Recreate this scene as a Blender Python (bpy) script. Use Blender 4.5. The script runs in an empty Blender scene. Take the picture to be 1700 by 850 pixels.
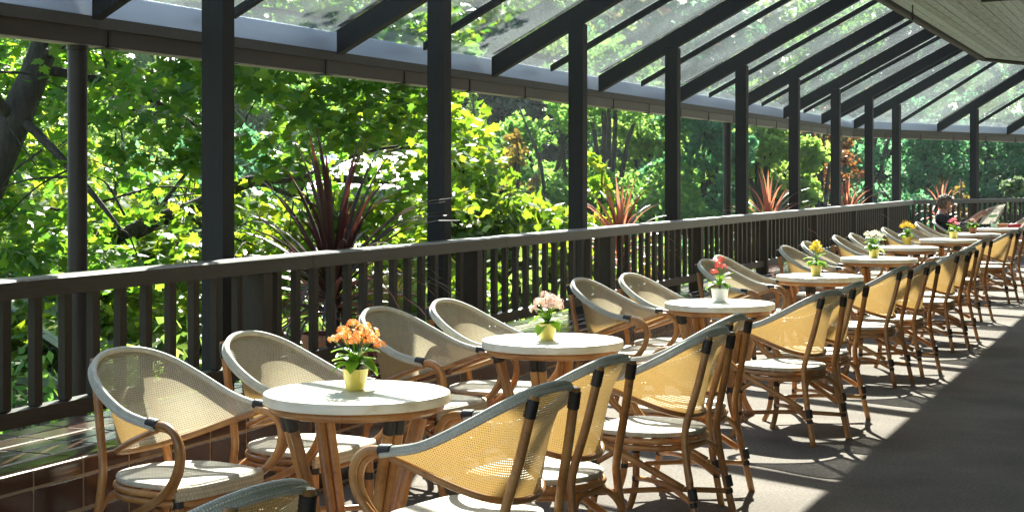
import bpy, math, random
import numpy as np
from mathutils import Vector, Matrix
random.seed(7); RNG = np.random.default_rng(11)
R = math.radians
sc = bpy.context.scene
COL = sc.collection
# ------------------------------------------------------------------ camera, sky, sun, exposure
HC = 1.56; FPX = 2690.0; TH = math.atan(1110.0 / FPX); HOR = 293.0
cam_d = bpy.data.cameras.new('camera'); cam = bpy.data.objects.new('camera', cam_d); COL.objects.link(cam)
cam.location = (0, 0, HC); cam.rotation_euler = (R(90), 0, TH)
cam_d.sensor_width = 36; cam_d.lens = FPX / 1700 * 36; cam_d.shift_y = (HOR - 425) / 1700
cam_d.clip_start = 0.05; cam_d.clip_end = 1000
sc.camera = cam
SUN = Vector((-0.415, 1.15, 1.0)).normalized()          # towards the sun
w = bpy.data.worlds.new('World'); sc.world = w; w.use_nodes = True
nt = w.node_tree; bg = nt.nodes['Background']; sky = nt.nodes.new('ShaderNodeTexSky'); sky.sky_type = 'NISHITA'
sky.sun_disc = False; sky.sun_elevation = math.asin(SUN.z); sky.sun_rotation = math.atan2(SUN.x, SUN.y)
nt.links.new(sky.outputs[0], bg.inputs[0]); bg.inputs[1].default_value = 0.072
sl = bpy.data.lights.new('sun', 'SUN'); sl.energy = 5.0; sl.angle = R(0.55); sl.color = (1, 0.95, 0.86)
so = bpy.data.objects.new('sun', sl); COL.objects.link(so); so.rotation_euler = SUN.to_track_quat('Z', 'Y').to_euler()
sc.view_settings.view_transform = 'Standard'; sc.view_settings.look = 'None'
sc.view_settings.exposure = 2.35; sc.view_settings.gamma = 1
sc.cycles.max_bounces = 6; sc.cycles.transparent_max_bounces = 18; sc.cycles.transmission_bounces = 6
sc.cycles.use_denoising = True; sc.cycles.sample_clamp_indirect = 6
sc.cycles.caustics_reflective = False; sc.cycles.caustics_refractive = False

# ------------------------------------------------------------------ coordinates
FWD = Vector((-math.sin(TH), math.cos(TH), 0)); RGT = Vector((math.cos(TH), math.sin(TH), 0))
def at(x, y, Z):                       # photo pixel + depth -> world point
    return FWD * Z + RGT * ((x - 850) / FPX * Z) + Vector((0, 0, HC - (y - HOR) / FPX * Z))
LP = 4.5; S = 2.646; T3 = 12.3; T9 = T3 + 6 * S
BEND = R(22.5); D2 = Vector((math.sin(BEND), math.cos(BEND))); N1 = Vector((-1, 0)); N2 = Vector((-math.cos(BEND), math.sin(BEND)))
def corner(L):
    return Vector((-LP, T9)) + (N1 + N2) * ((L - LP) / (1 + N1.dot(N2)))
def P1(L, t, h=0): return Vector((-L, t, h))
def P2(L, s, h=0):
    c = corner(L) + D2 * s; return Vector((c.x, c.y, h))
def P2n(L, s, h=0):                    # s measured square from the post corner, offset along N2
    c = Vector((-LP, T9)) + D2 * s + N2 * (L - LP); return Vector((c.x, c.y, h))

# ------------------------------------------------------------------ materials
MATS = {}
class NT:
    def __init__(s, name):
        s.m = bpy.data.materials.new(name); s.m.use_nodes = True; s.t = s.m.node_tree
        s.b = s.t.nodes['Principled BSDF']; s.out = s.t.nodes['Material Output']; MATS[name] = s.m
    def n(s, typ, **kw):
        nd = s.t.nodes.new('ShaderNode' + typ)
        for k, v in kw.items():
            if k in nd.inputs.keys(): nd.inputs[k].default_value = v
            else: setattr(nd, k, v)
        return nd
    def l(s, a, b): s.t.links.new(a, b)
    def math(s, op, a, b=None, c=None):
        nd = s.t.nodes.new('ShaderNodeMath'); nd.operation = op
        for i, v in enumerate((a, b, c)):
            if v is None: continue
            if isinstance(v, (int, float)): nd.inputs[i].default_value = v
            else: s.l(v, nd.inputs[i])
        return nd.outputs[0]
    def ramp(s, fac, stops):
        r = s.t.nodes.new('ShaderNodeValToRGB'); e = r.color_ramp.elements
        while len(e) < len(stops): e.new(0.5)
        for i, (p, c) in enumerate(stops):
            e[i].position = p; e[i].color = (c[0], c[1], c[2], 1)
        s.l(fac, r.inputs[0]); return r.outputs[0]
    def noise(s, scale=5, detail=4, vec=None, rough=0.5):
        nd = s.n('TexNoise'); nd.inputs['Scale'].default_value = scale; nd.inputs['Detail'].default_value = detail
        nd.inputs['Roughness'].default_value = rough
        if vec is not None: s.l(vec, nd.inputs['Vector'])
        return nd.outputs[0]
    def coord(s, which='Object', scale=None, rnd=False):
        c = s.n('TexCoord').outputs[which]
        if rnd:
            oi = s.n('ObjectInfo'); v = s.n('VectorMath', operation='ADD'); s.l(c, v.inputs[0])
            mul = s.n('VectorMath', operation='SCALE'); s.l(oi.outputs['Location'], mul.inputs[0]); mul.inputs['Scale'].default_value = 3.7
            s.l(mul.outputs[0], v.inputs[1]); c = v.outputs[0]
        if scale:
            m = s.n('Mapping'); m.inputs['Scale'].default_value = scale; s.l(c, m.inputs['Vector']); c = m.outputs[0]
        return c
    def bump(s, h, st=0.3, d=0.01):
        b = s.n('Bump'); b.inputs['Strength'].default_value = st; b.inputs['Distance'].default_value = d
        s.l(h, b.inputs['Height']); return b.outputs[0]

def simple(name, c1, c2, scale=6, rough=0.5, bump=0.15, sc3=None, bd=0.004, rnd=True, metal=0, spec=0.5, coat=0):
    t = NT(name); v = t.coord('Object', sc3, rnd); nz = t.noise(scale, 6, v, 0.6)
    t.l(t.ramp(nz, [(0.3, c1), (0.7, c2)]), t.b.inputs['Base Color'])
    rr = t.n('MapRange'); t.l(nz, rr.inputs[0]); rr.inputs[3].default_value = rough - 0.08; rr.inputs[4].default_value = min(1, rough + 0.1)
    t.l(rr.outputs[0], t.b.inputs['Roughness'])
    t.b.inputs['Metallic'].default_value = metal; t.b.inputs['Specular IOR Level'].default_value = spec; t.b.inputs['Coat Weight'].default_value = coat
    if bump: t.l(t.bump(nz, bump, bd), t.b.inputs['Normal'])
    return t.m
# painted dark timber of rail and canopy
simple('rail_timber', (0.024, 0.018, 0.0125), (0.046, 0.035, 0.025), 9, 0.55, 0.2, (14, 14, 1.2), spec=0.25)
simple('rail_timber_long', (0.024, 0.018, 0.0125), (0.046, 0.035, 0.025), 9, 0.42, 0.2, (1, 1, 12), spec=0.3)
simple('post_timber', (0.013, 0.013, 0.014), (0.024, 0.023, 0.024), 8, 0.6, 0.2, (10, 10, 0.8), spec=0.22)
simple('eave_metal', (0.56, 0.63, 0.76), (0.60, 0.67, 0.80), 2, 0.30, 0, metal=0.3)  # sky reflection on the upstand put into its pale blue base colour
simple('gutter_brown', (0.03, 0.02, 0.014), (0.05, 0.035, 0.026), 5, 0.45, 0.05)
simple('eave_board', (0.045, 0.037, 0.03), (0.075, 0.064, 0.053), 8, 0.55, 0.15)
simple('steel_brown', (0.018, 0.014, 0.012), (0.03, 0.023, 0.02), 4, 0.4, 0.03, spec=0.3)
simple('flash_white', (0.45, 0.43, 0.4), (0.6, 0.58, 0.55), 5, 0.5, 0.05)
simple('binding', (0.012, 0.010, 0.009), (0.03, 0.024, 0.02), 60, 0.45, 0.6, (0.3, 0.3, 6))
simple('terracotta', (0.32, 0.11, 0.05), (0.42, 0.17, 0.085), 14, 0.75, 0.2)
simple('soil', (0.03, 0.018, 0.01), (0.06, 0.04, 0.025), 60, 0.9, 0.8)
simple('pot_yellow', (0.74, 0.58, 0.09), (0.8, 0.66, 0.16), 4, 0.22, 0.02, coat=0.5)
simple('pot_white', (0.78, 0.78, 0.76), (0.82, 0.82, 0.8), 4, 0.2, 0.02, coat=0.5)
simple('pot_mint', (0.42, 0.62, 0.48), (0.5, 0.7, 0.55), 4, 0.25, 0.02, coat=0.5)
simple('bark', (0.025, 0.019, 0.014), (0.085, 0.07, 0.055), 14, 0.9, 1.0, (1, 1, 0.35), 0.03)
simple('plaster', (0.42, 0.38, 0.32), (0.5, 0.46, 0.4), 3, 0.8, 0.1)
simple('pale_roof', (0.74, 0.74, 0.73), (0.82, 0.82, 0.81), 2, 0.5, 0.05)
simple('grey_fascia', (0.16, 0.18, 0.2), (0.22, 0.24, 0.26), 3, 0.6, 0.1)
simple('dark_wall', (0.05, 0.035, 0.025), (0.08, 0.06, 0.045), 5, 0.7, 0.2)
simple('red_vinyl', (0.55, 0.03, 0.05), (0.62, 0.05, 0.07), 9, 0.35, 0.05)
simple('pink_knit', (0.6, 0.3, 0.3), (0.7, 0.4, 0.38), 60, 0.85, 0.4)
simple('black_cloth', (0.006, 0.005, 0.007), (0.014, 0.011, 0.013), 30, 0.8, 0.3)
simple('pale_cloth', (0.55, 0.5, 0.47), (0.66, 0.62, 0.58), 20, 0.85, 0.4)
simple('grey_cloth', (0.05, 0.055, 0.065), (0.09, 0.095, 0.105), 20, 0.8, 0.4)
simple('skin', (0.52, 0.27, 0.19), (0.58, 0.32, 0.23), 14, 0.5, 0.05)
simple('hair', (0.06, 0.04, 0.025), (0.26, 0.19, 0.13), 45, 0.5, 0.7, (1, 1, 0.4), 0.01)
simple('lips', (0.4, 0.1, 0.09), (0.45, 0.13, 0.11), 9, 0.4, 0)
simple('dark_eye', (0.02, 0.015, 0.012), (0.03, 0.02, 0.02), 9, 0.2, 0)

def mk_rattan():
    t = NT('rattan'); v = t.coord('Object', None, True)
    a = t.noise(7, 5, v, 0.6); fine = t.noise(60, 3, v, 0.6)
    col = t.ramp(a, [(0.25, (0.24, 0.095, 0.025)), (0.5, (0.42, 0.19, 0.055)), (0.75, (0.56, 0.31, 0.115))])
    dk = t.ramp(fine, [(0.27, (0.35, 0.3, 0.25)), (0.42, (1, 1, 1))])
    mx = t.n('MixRGB', blend_type='MULTIPLY'); mx.inputs[0].default_value = 0.6; t.l(col, mx.inputs[1]); t.l(dk, mx.inputs[2])
    oi = t.n('ObjectInfo'); vr = t.math('ADD', t.math('MULTIPLY', oi.outputs['Random'], 0.5), 0.72); hv = t.n('HueSaturation'); t.l(vr, hv.inputs['Value']); t.l(mx.outputs[0], hv.inputs['Color']); t.l(hv.outputs[0], t.b.inputs['Base Color']); t.b.inputs['Roughness'].default_value = 0.34; t.b.inputs['Coat Weight'].default_value = 0.25
    t.l(t.bump(fine, 0.15, 0.003), t.b.inputs['Normal'])
mk_rattan()

def mk_weave(name, base, pitch, holes, transl):
    t = NT(name); uv = t.n('UVMap').outputs[0]; sp = t.n('SeparateXYZ'); t.l(uv, sp.inputs[0])
    u = t.math('DIVIDE', sp.outputs[0], pitch); v = t.math('DIVIDE', sp.outputs[1], pitch)
    tri = lambda a: t.math('ABSOLUTE', t.math('SUBTRACT', t.math('MULTIPLY', t.math('FRACT', a), 2), 1))   # 1 at thread edge .. 0 centre
    tu, tv = tri(u), tri(v)
    h = t.math('ADD', t.math('MULTIPLY', tu, tu), t.math('MULTIPLY', tv, tv))
    par = t.math('MODULO', t.math('ADD', t.math('FLOOR', u), t.math('FLOOR', v)), 2.0)
    nz = t.noise(30, 3, t.coord('Object', None, True))
    big = t.noise(4, 3, t.coord('Object', None, True))
    f = t.math('MULTIPLY', t.math('ADD', t.math('MULTIPLY', nz, 0.6), t.math('MULTIPLY', par, 0.18)), t.math('ADD', 0.55, big))
    col = t.ramp(f, [(0.1, tuple(c * 0.72 for c in base)), (0.7, tuple(min(0.85, c * 1.15) for c in base))])
    shade = t.ramp(t.math('MULTIPLY', tu, tv), [(0.0, (1, 1, 1)), (0.9, (0.66, 0.6, 0.5))])
    mx = t.n('MixRGB', blend_type='MULTIPLY'); mx.inputs[0].default_value = 1; t.l(col, mx.inputs[1]); t.l(shade, mx.inputs[2])
    t.l(mx.outputs[0], t.b.inputs['Base Color']); t.b.inputs['Roughness'].default_value = 0.55
    bp = t.bump(h, 0.6, 0.003); t.l(bp, t.b.inputs['Normal'])
    last = t.b.outputs[0]
    if transl:
        bo = t.n('NewGeometry').outputs['Backfacing']; oc = t.n('MixRGB'); t.l(bo, oc.inputs[0]); oc.inputs[1].default_value = (0.62, 0.50, 0.33, 1); oc.inputs[2].default_value = (1, 1, 1, 1)
        om = t.n('MixRGB', blend_type='MULTIPLY'); om.inputs[0].default_value = 1; t.l(mx.outputs[0], om.inputs[1]); t.l(oc.outputs[0], om.inputs[2]); t.l(om.outputs[0], t.b.inputs['Base Color'])
        tr = t.n('BsdfTranslucent'); bf = t.n('NewGeometry').outputs['Backfacing']; mc = t.n('MixRGB'); t.l(bf, mc.inputs[0]); mc.inputs[1].default_value = (0.33, 0.20, 0.065, 1); mc.inputs[2].default_value = (0.52, 0.44, 0.31, 1); t.l(mc.outputs[0], tr.inputs[0])
        m = t.n('MixShader'); m.inputs[0].default_value = transl; t.l(last, m.inputs[1]); t.l(tr.outputs[0], m.inputs[2]); last = m.outputs[0]
    if holes:
        # rectangular gaps between the canes
        hm = t.math('MULTIPLY', t.math('GREATER_THAN', tu, 1 - holes), t.math('GREATER_THAN', tv, 1 - holes))
        tp = t.n('BsdfTransparent'); m = t.n('MixShader'); t.l(hm, m.inputs[0]); t.l(last, m.inputs[1]); t.l(tp.outputs[0], m.inputs[2]); last = m.outputs[0]
    t.l(last, t.out.inputs[0])
mk_weave('cane_shell', (0.70, 0.63, 0.49), 0.0085, 0.35, 0.42)
mk_weave('cane_seat', (0.70, 0.63, 0.49), 0.0085, 0, 0)
mk_weave('cane_rim', (0.76, 0.72, 0.62), 0.007, 0, 0)

def mk_tabletop():
    t = NT('tabletop'); v = t.coord('Object', (1, 4, 6), True)
    a = t.noise(3, 8, v, 0.65); st = t.noise(9, 3, v, 0.7)
    t.l(t.ramp(a, [(0.3, (0.58, 0.5, 0.34)), (0.48, (0.74, 0.69, 0.56)), (0.7, (0.8, 0.77, 0.68))]), t.b.inputs['Base Color'])
    t.b.inputs['Roughness'].default_value = 0.32
    t.l(t.bump(st, 0.05, 0.002), t.b.inputs['Normal'])
mk_tabletop()

def mk_tile():
    t = NT('glazed_tile'); oi = t.n('ObjectInfo'); v = t.coord('Object', None, True); a = t.noise(9, 5, v, 0.6)
    isl = t.n('NewGeometry').outputs['Random Per Island']
    rnd = t.math('FRACT', t.math('ADD', oi.outputs['Random'], isl))
    f = t.math('ADD', t.math('MULTIPLY', a, 0.6), t.math('MULTIPLY', rnd, 0.4))
    t.l(t.ramp(f, [(0.25, (0.032, 0.015, 0.011)), (0.55, (0.066, 0.027, 0.017)), (0.85, (0.10, 0.042, 0.025))]), t.b.inputs['Base Color'])
    rr = t.n('MapRange'); t.l(a, rr.inputs[0]); rr.inputs[3].default_value = 0.10; rr.inputs[4].default_value = 0.26
    t.l(rr.outputs[0], t.b.inputs['Roughness']); t.l(t.bump(t.noise(5, 2, v), 0.12, 0.01), t.b.inputs['Normal'])
mk_tile()
simple('grout', (0.30, 0.235, 0.16), (0.42, 0.34, 0.25), 40, 0.9, 0.5)

def mk_carpet():
    t = NT('carpet'); v = t.coord('Object'); a = t.noise(260, 2, v, 0.7); b = t.noise(1.1, 5, v, 0.6); c = t.noise(55, 3, v, 0.7)
    f = t.math('ADD', t.math('ADD', t.math('MULTIPLY', a, 0.45), t.math('MULTIPLY', c, 0.3)), t.math('MULTIPLY', b, 0.25))
    t.l(t.ramp(f, [(0.36, (0.085, 0.068, 0.06)), (0.5, (0.20, 0.17, 0.15)), (0.64, (0.36, 0.31, 0.275))]), t.b.inputs['Base Color'])
    t.b.inputs['Roughness'].default_value = 0.95; t.b.inputs['Specular IOR Level'].default_value = 0.15
    t.l(t.bump(a, 0.7, 0.006), t.b.inputs['Normal'])
mk_carpet()
def mk_plank():
    t = NT('ceiling_plank'); v = t.coord('Object', (12, 0.8, 6), True); a = t.noise(3.5, 6, v, 0.65)
    kn = t.noise(5, 4, t.coord('Object', (3, 1.5, 1), True), 0.7); oi = t.n('ObjectInfo')
    f = t.math('ADD', t.math('MULTIPLY', a, 0.75), t.math('MULTIPLY', oi.outputs['Random'], 0.25))
    col = t.ramp(f, [(0.3, (0.30, 0.34, 0.32)), (0.5, (0.47, 0.57, 0.55)), (0.75, (0.56, 0.66, 0.64))])
    dk = t.ramp(kn, [(0.28, (0.45, 0.4, 0.36)), (0.45, (1, 1, 1))])
    mx = t.n('MixRGB', blend_type='MULTIPLY'); mx.inputs[0].default_value = 0.8; t.l(col, mx.inputs[1]); t.l(dk, mx.inputs[2])
    t.l(mx.outputs[0], t.b.inputs['Base Color']); t.b.inputs['Roughness'].default_value = 0.6; t.l(t.bump(a, 0.3, 0.004), t.b.inputs['Normal'])
mk_plank()
def mk_glass():
    t = NT('roof_glass'); tp = t.n('BsdfTransparent'); tp.inputs[0].default_value = (0.93, 0.97, 0.95, 1)
    gl = t.n('BsdfGlossy'); gl.inputs['Roughness'].default_value = 0.012; gl.inputs[0].default_value = (1, 1, 1, 1)
    lw = t.n('LayerWeight'); fac = t.math('ADD', t.math('MULTIPLY', t.math('POWER', lw.outputs['Facing'], 5.0), 0.96), 0.04)   # Schlick, same from both sides
    m = t.n('MixShader'); t.l(fac, m.inputs[0]); t.l(tp.outputs[0], m.inputs[1]); t.l(gl.outputs[0], m.inputs[2])
    v = t.coord('Object', None, True); big = t.noise(1.2, 4, v, 0.6); sp = t.n('TexVoronoi'); sp.inputs['Scale'].default_value = 22; t.l(v, sp.inputs['Vector'])
    spk = t.math('LESS_THAN', sp.outputs[0], 0.08)
    dirt_glare = t.math('ADD', t.math('MULTIPLY', big, 0.075), t.math('MULTIPLY', spk, 0.07))  # dirt specks, plus a broad veil put in as pale sky glare
    df = t.n('BsdfTranslucent'); df.inputs[0].default_value = (0.76, 0.84, 0.86, 1)
    m2 = t.n('MixShader'); t.l(dirt_glare, m2.inputs[0]); t.l(m.outputs[0], m2.inputs[1]); t.l(df.outputs[0], m2.inputs[2])
    t.l(m2.outputs[0], t.out.inputs[0])
mk_glass()
def mk_leaf(name, cols, tcol, tw=0.5, rough=0.4, spec=0.35):
    t = NT(name); r = t.n('NewGeometry').outputs['Random Per Island']
    n = len(cols); c = t.ramp(r, [((i + 0.5) / n, k) for i, k in enumerate(cols)])
    t.l(c, t.b.inputs['Base Color']); t.b.inputs['Roughness'].default_value = rough; t.b.inputs['Specular IOR Level'].default_value = spec
    tr = t.n('BsdfTranslucent'); mx = t.n('MixRGB', blend_type='MULTIPLY'); mx.inputs[0].default_value = 1
    t.l(c, mx.inputs[1]); mx.inputs[2].default_value = (*tcol, 1); t.l(mx.outputs[0], tr.inputs[0])
    m = t.n('MixShader'); m.inputs[0].default_value = tw; t.l(t.b.outputs[0], m.inputs[1]); t.l(tr.outputs[0], m.inputs[2]); t.l(m.outputs[0], t.out.inputs[0])
mk_leaf('leaf_maple', [(0.045, 0.11, 0.024), (0.062, 0.14, 0.027), (0.085, 0.165, 0.025), (0.12, 0.18, 0.025)], (2.9, 3.0, 1.1), 0.54)
mk_leaf('leaf_maple_bright', [(0.06, 0.13, 0.02), (0.09, 0.17, 0.025), (0.15, 0.2, 0.03)], (2.9, 2.7, 0.9), 0.5)
mk_leaf('leaf_green', [(0.07, 0.15, 0.05), (0.095, 0.185, 0.055), (0.125, 0.21, 0.06)], (2.6, 2.7, 1.5), 0.55, .55, .25)
mk_leaf('leaf_light', [(0.10, 0.18, 0.05), (0.13, 0.21, 0.06), (0.165, 0.23, 0.075)], (2.6, 2.6, 1.4), 0.55, .55, .25)
mk_leaf('leaf_teal', [(0.045, 0.12, 0.07), (0.065, 0.15, 0.085), (0.09, 0.175, 0.10)], (2.2, 2.7, 1.9), 0.52, .55, .25)
mk_leaf('leaf_dark', [(0.02, 0.045, 0.027), (0.03, 0.06, 0.033), (0.04, 0.075, 0.04)], (1.7, 1.8, 1.4), 0.35)
mk_leaf('leaf_rust', [(0.17, 0.07, 0.03), (0.24, 0.11, 0.045), (0.16, 0.10, 0.035)], (1.7, 1.5, 1.0), 0.4)
mk_leaf('leaf_ochre', [(0.2, 0.14, 0.03), (0.27, 0.19, 0.05), (0.16, 0.15, 0.04)], (1.7, 1.6, 1.0), 0.4)
mk_leaf('leaf_silver', [(0.12, 0.17, 0.1), (0.17, 0.22, 0.13), (0.1, 0.15, 0.07)], (1.6, 1.7, 1.3), 0.35)
mk_leaf('leaf_pot', [(0.05, 0.13, 0.018), (0.075, 0.17, 0.02), (0.1, 0.2, 0.03)], (3.0, 2.7, 0.9), 0.45, 0.3, 0.5)
mk_leaf('blade_dark', [(0.035, 0.013, 0.013), (0.055, 0.019, 0.016), (0.04, 0.018, 0.018)], (2.4, 1.6, 1.2), 0.2, 0.35, 0.5)
mk_leaf('blade_red', [(0.29, 0.095, 0.065), (0.36, 0.145, 0.10), (0.17, 0.05, 0.038)], (2.4, 2.0, 1.6), 0.4, 0.35, 0.5)
mk_leaf('blade_grass', [(0.13, 0.13, 0.025), (0.2, 0.18, 0.04), (0.09, 0.12, 0.02)], (2.4, 2.2, 1.0), 0.45)
for nm, c in dict(orange=((0.85, 0.24, 0.04), (0.88, 0.42, 0.08), (0.88, 0.6, 0.3)), blush=((0.8, 0.5, 0.46), (0.82, 0.62, 0.58), (0.82, 0.7, 0.62)),
                  coral=((0.72, 0.06, 0.07), (0.8, 0.12, 0.12), (0.75, 0.2, 0.18)), yellow=((0.78, 0.58, 0.03), (0.82, 0.66, 0.08), (0.8, 0.62, 0.04)),
                  white=((0.78, 0.78, 0.68), (0.82, 0.82, 0.76), (0.75, 0.76, 0.6)), amber=((0.8, 0.5, 0.02), (0.82, 0.58, 0.04), (0.8, 0.44, 0.03)),
                  pink=((0.78, 0.16, 0.24), (0.82, 0.28, 0.34), (0.8, 0.2, 0.28)), magenta=((0.7, 0.03, 0.28), (0.78, 0.08, 0.36), (0.7, 0.05, 0.3))).items():
    mk_leaf('petal_' + nm, list(c), (1.1, 1.0, 0.9), 0.4)
def mk_grass():
    t = NT('lawn'); v = t.coord('Object'); a = t.noise(0.25, 6, v, 0.6); b = t.noise(9, 4, v, 0.7)
    f = t.math('ADD', t.math('MULTIPLY', a, 0.6), t.math('MULTIPLY', b, 0.4))
    t.l(t.ramp(f, [(0.3, (0.025, 0.05, 0.014)), (0.5, (0.05, 0.09, 0.02)), (0.7, (0.1, 0.13, 0.04))]), t.b.inputs['Base Color'])
    t.b.inputs['Roughness'].default_value = 0.95; t.l(t.bump(b, 1, 0.1), t.b.inputs['Normal'])
mk_grass()
def mk_news():
    t = NT('newsprint'); uv = t.n('UVMap').outputs[0]; sp = t.n('SeparateXYZ'); t.l(uv, sp.inputs[0]); u, v = sp.outputs[0], sp.outputs[1]
    fr = lambda a, k: t.math('FRACT', t.math('MULTIPLY', a, k))
    lines = t.math('MULTIPLY', t.math('GREATER_THAN', fr(v, 34), 0.45), t.math('GREATER_THAN', fr(u, 4), 0.12))
    words = t.math('GREATER_THAN', t.noise(70, 2, uv), 0.42)
    ink = t.math('MULTIPLY', t.math('MULTIPLY', lines, words), 0.5)
    def box(u0, u1, v0, v1): return t.math('MULTIPLY', t.math('MULTIPLY', t.math('GREATER_THAN', u, u0), t.math('LESS_THAN', u, u1)), t.math('MULTIPLY', t.math('GREATER_THAN', v, v0), t.math('LESS_THAN', v, v1)))
    head = t.math('ADD', box(0.08, 0.72, 0.80, 0.83), t.math('ADD', box(0.08, 0.8, 0.72, 0.745), box(0.08, 0.6, 0.65, 0.67)))
    tot = t.math('MINIMUM', t.math('ADD', ink, t.math('MULTIPLY', head, 0.95)), 0.95)
    col = t.ramp(tot, [(0, (0.80, 0.77, 0.71)), (1, (0.06, 0.055, 0.055))])
    def over(c, mask, rgb):
        m = t.n('MixRGB'); t.l(mask, m.inputs[0]); t.l(c, m.inputs[1]); m.inputs[2].default_value = (*rgb, 1); return m.outputs[0]
    col = over(col, box(0.74, 0.92, 0.76, 0.85), (0.62, 0.12, 0.07)); col = over(col, box(0.2, 0.62, 0.36, 0.5), (0.25, 0.36, 0.25))
    t.l(col, t.b.inputs['Base Color']); t.b.inputs['Roughness'].default_value = 0.8
    tr = t.n('BsdfTranslucent'); t.l(col, tr.inputs[0]); m = t.n('MixShader'); m.inputs[0].default_value = 0.55
    t.l(t.b.outputs[0], m.inputs[1]); t.l(tr.outputs[0], m.inputs[2]); t.l(m.outputs[0], t.out.inputs[0])
mk_news()

# ------------------------------------------------------------------ mesh helpers
def crom(pts, k=6):
    pts = [Vector(p) for p in pts]; out = []
    P = [pts[0] * 2 - pts[1]] + pts + [pts[-1] * 2 - pts[-2]]
    for i in range(1, len(P) - 2):
        a, b, c, d = P[i - 1], P[i], P[i + 1], P[i + 2]
        for j in range(k):
            s = j / k
            out.append(0.5 * ((2 * b) + (c - a) * s + (2 * a - 5 * b + 4 * c - d) * s * s + (3 * b - a - 3 * c + d) * s ** 3))
    out.append(pts[-1]); return out
class MB:
    def __init__(s): s.v = []; s.f = []; s.uv = {}
    def quad(s, *p):
        i = len(s.v); s.v += [Vector(q) for q in p]; s.f.append(tuple(range(i, i + len(p)))); return s
    def box(s, lo, hi, bev=0.0, M=None):
        x0, y0, z0 = lo; x1, y1, z1 = hi; i = len(s.v)
        if bev <= 0:
            vs = [(x0, y0, z0), (x1, y0, z0), (x1, y1, z0), (x0, y1, z0), (x0, y0, z1), (x1, y0, z1), (x1, y1, z1), (x0, y1, z1)]
            fs = [(0, 3, 2, 1), (4, 5, 6, 7), (0, 1, 5, 4), (1, 2, 6, 5), (2, 3, 7, 6), (3, 0, 4, 7)]
        else:                                # chamfer around: three layered rings
            b = bev
            ring = lambda d, z: [(x0 + d, y0 + d, z), (x1 - d, y0 + d, z), (x1 - d, y1 - d, z), (x0 + d, y1 - d, z)]
            vs = ring(b, z0) + ring(0, z0 + b) + ring(0, z1 - b) + ring(b, z1); fs = [(3, 2, 1, 0), (12, 13, 14, 15)]
            for k in range(3):
                for j in range(4): fs.append((k * 4 + j, k * 4 + (j + 1) % 4, k * 4 + 4 + (j + 1) % 4, k * 4 + 4 + j))
        vs = [Vector(p) for p in vs]
        if M is not None: vs = [M @ p for p in vs]
        s.v += vs; s.f += [tuple(q + i for q in f) for f in fs]; return s
    def prism(s, prof, A, B, up=Vector((0, 0, 1)), side=None, cap=True):
        """profile (a,b) points swept from A to B; a along side, b along up"""
        A, B = Vector(A), Vector(B); d = (B - A).normalized(); side = side or d.cross(up).normalized(); up2 = up
        i = len(s.v); n = len(prof)
        for P in (A, B): s.v += [P + side * a + up2 * b for a, b in prof]
        for j in range(n): s.f.append((i + j, i + (j + 1) % n, i + n + (j + 1) % n, i + n + j))
        if cap: s.f += [tuple(i + j for j in reversed(range(n))), tuple(i + n + j for j in range(n))]
        return s
    def tube(s, pts, r, seg=8, cap=True, flat=None):
        pts = [Vector(p) for p in pts]; n = len(pts); rr = r if isinstance(r, (list, tuple)) else [r] * n
        if len(rr) != n: rr = [rr[0] + (rr[-1] - rr[0]) * k / (n - 1) for k in range(n)]
        t0 = (pts[1] - pts[0]).normalized(); a = Vector((0, 0, 1)) if abs(t0.z) < 0.9 else Vector((1, 0, 0)); nx = t0.cross(a).normalized()
        i = len(s.v); L = 0
        for k in range(n):
            t = (pts[min(k + 1, n - 1)] - pts[max(k - 1, 0)]).normalized()
            nx = (nx - t * nx.dot(t)).normalized(); ny = t.cross(nx)
            if k: L += (pts[k] - pts[k - 1]).length
            for j in range(seg):
                an = 2 * math.pi * j / seg
                s.uv[len(s.v)] = (L, rr[k] * an); s.v.append(pts[k] + (nx * math.cos(an) + ny * math.sin(an)) * rr[k])
        for k in range(n - 1):
            for j in range(seg): s.f.append((i + k * seg + j, i + k * seg + (j + 1) % seg, i + (k + 1) * seg + (j + 1) % seg, i + (k + 1) * seg + j))
        if cap: s.f += [tuple(i + j for j in reversed(range(seg))), tuple(i + (n - 1) * seg + j for j in range(seg))]
        return s
    def lathe(s, prof, seg=20, c=(0, 0, 0), capb=True, capt=False):
        i = len(s.v); c = Vector(c)
        for r, z in prof:
            for j in range(seg):
                a = 2 * math.pi * j / seg; s.v.append(c + Vector((r * math.cos(a), r * math.sin(a), z)))
        for k in range(len(prof) - 1):
            for j in range(seg): s.f.append((i + k * seg + j, i + k * seg + (j + 1) % seg, i + (k + 1) * seg + (j + 1) % seg, i + (k + 1) * seg + j))
        if capb: s.f.append(tuple(i + j for j in reversed(range(seg))))
        if capt: s.f.append(tuple(i + (len(prof) - 1) * seg + j for j in range(seg)))
        return s
    def mesh(s, name, mat, smooth=False):
        me = bpy.data.meshes.new(name); me.from_pydata([tuple(p) for p in s.v], [], s.f)
        if s.uv:
            ul = me.uv_layers.new(name='UVMap')
            for lp in me.loops: ul.data[lp.index].uv = s.uv.get(lp.vertex_index, (0, 0))
        me.materials.append(MATS[mat])
        if smooth: me.polygons.foreach_set('use_smooth', [True] * len(me.polygons))
        me.update(); return me
    def obj(s, name, mat, parent=None, smooth=False): return link(name, s.mesh(name, mat, smooth), parent)
def link(name, data, parent=None, M=None):
    o = bpy.data.objects.new(name, data); COL.objects.link(o)
    if parent is not None: o.parent = parent
    if M is not None: o.matrix_basis = M
    return o
def tag(o, label=None, cat=None, group=None, kind=None):
    for k, v in (('label', label), ('category', cat), ('group', group), ('kind', kind)):
        if v: o[k] = v
    return o
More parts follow.
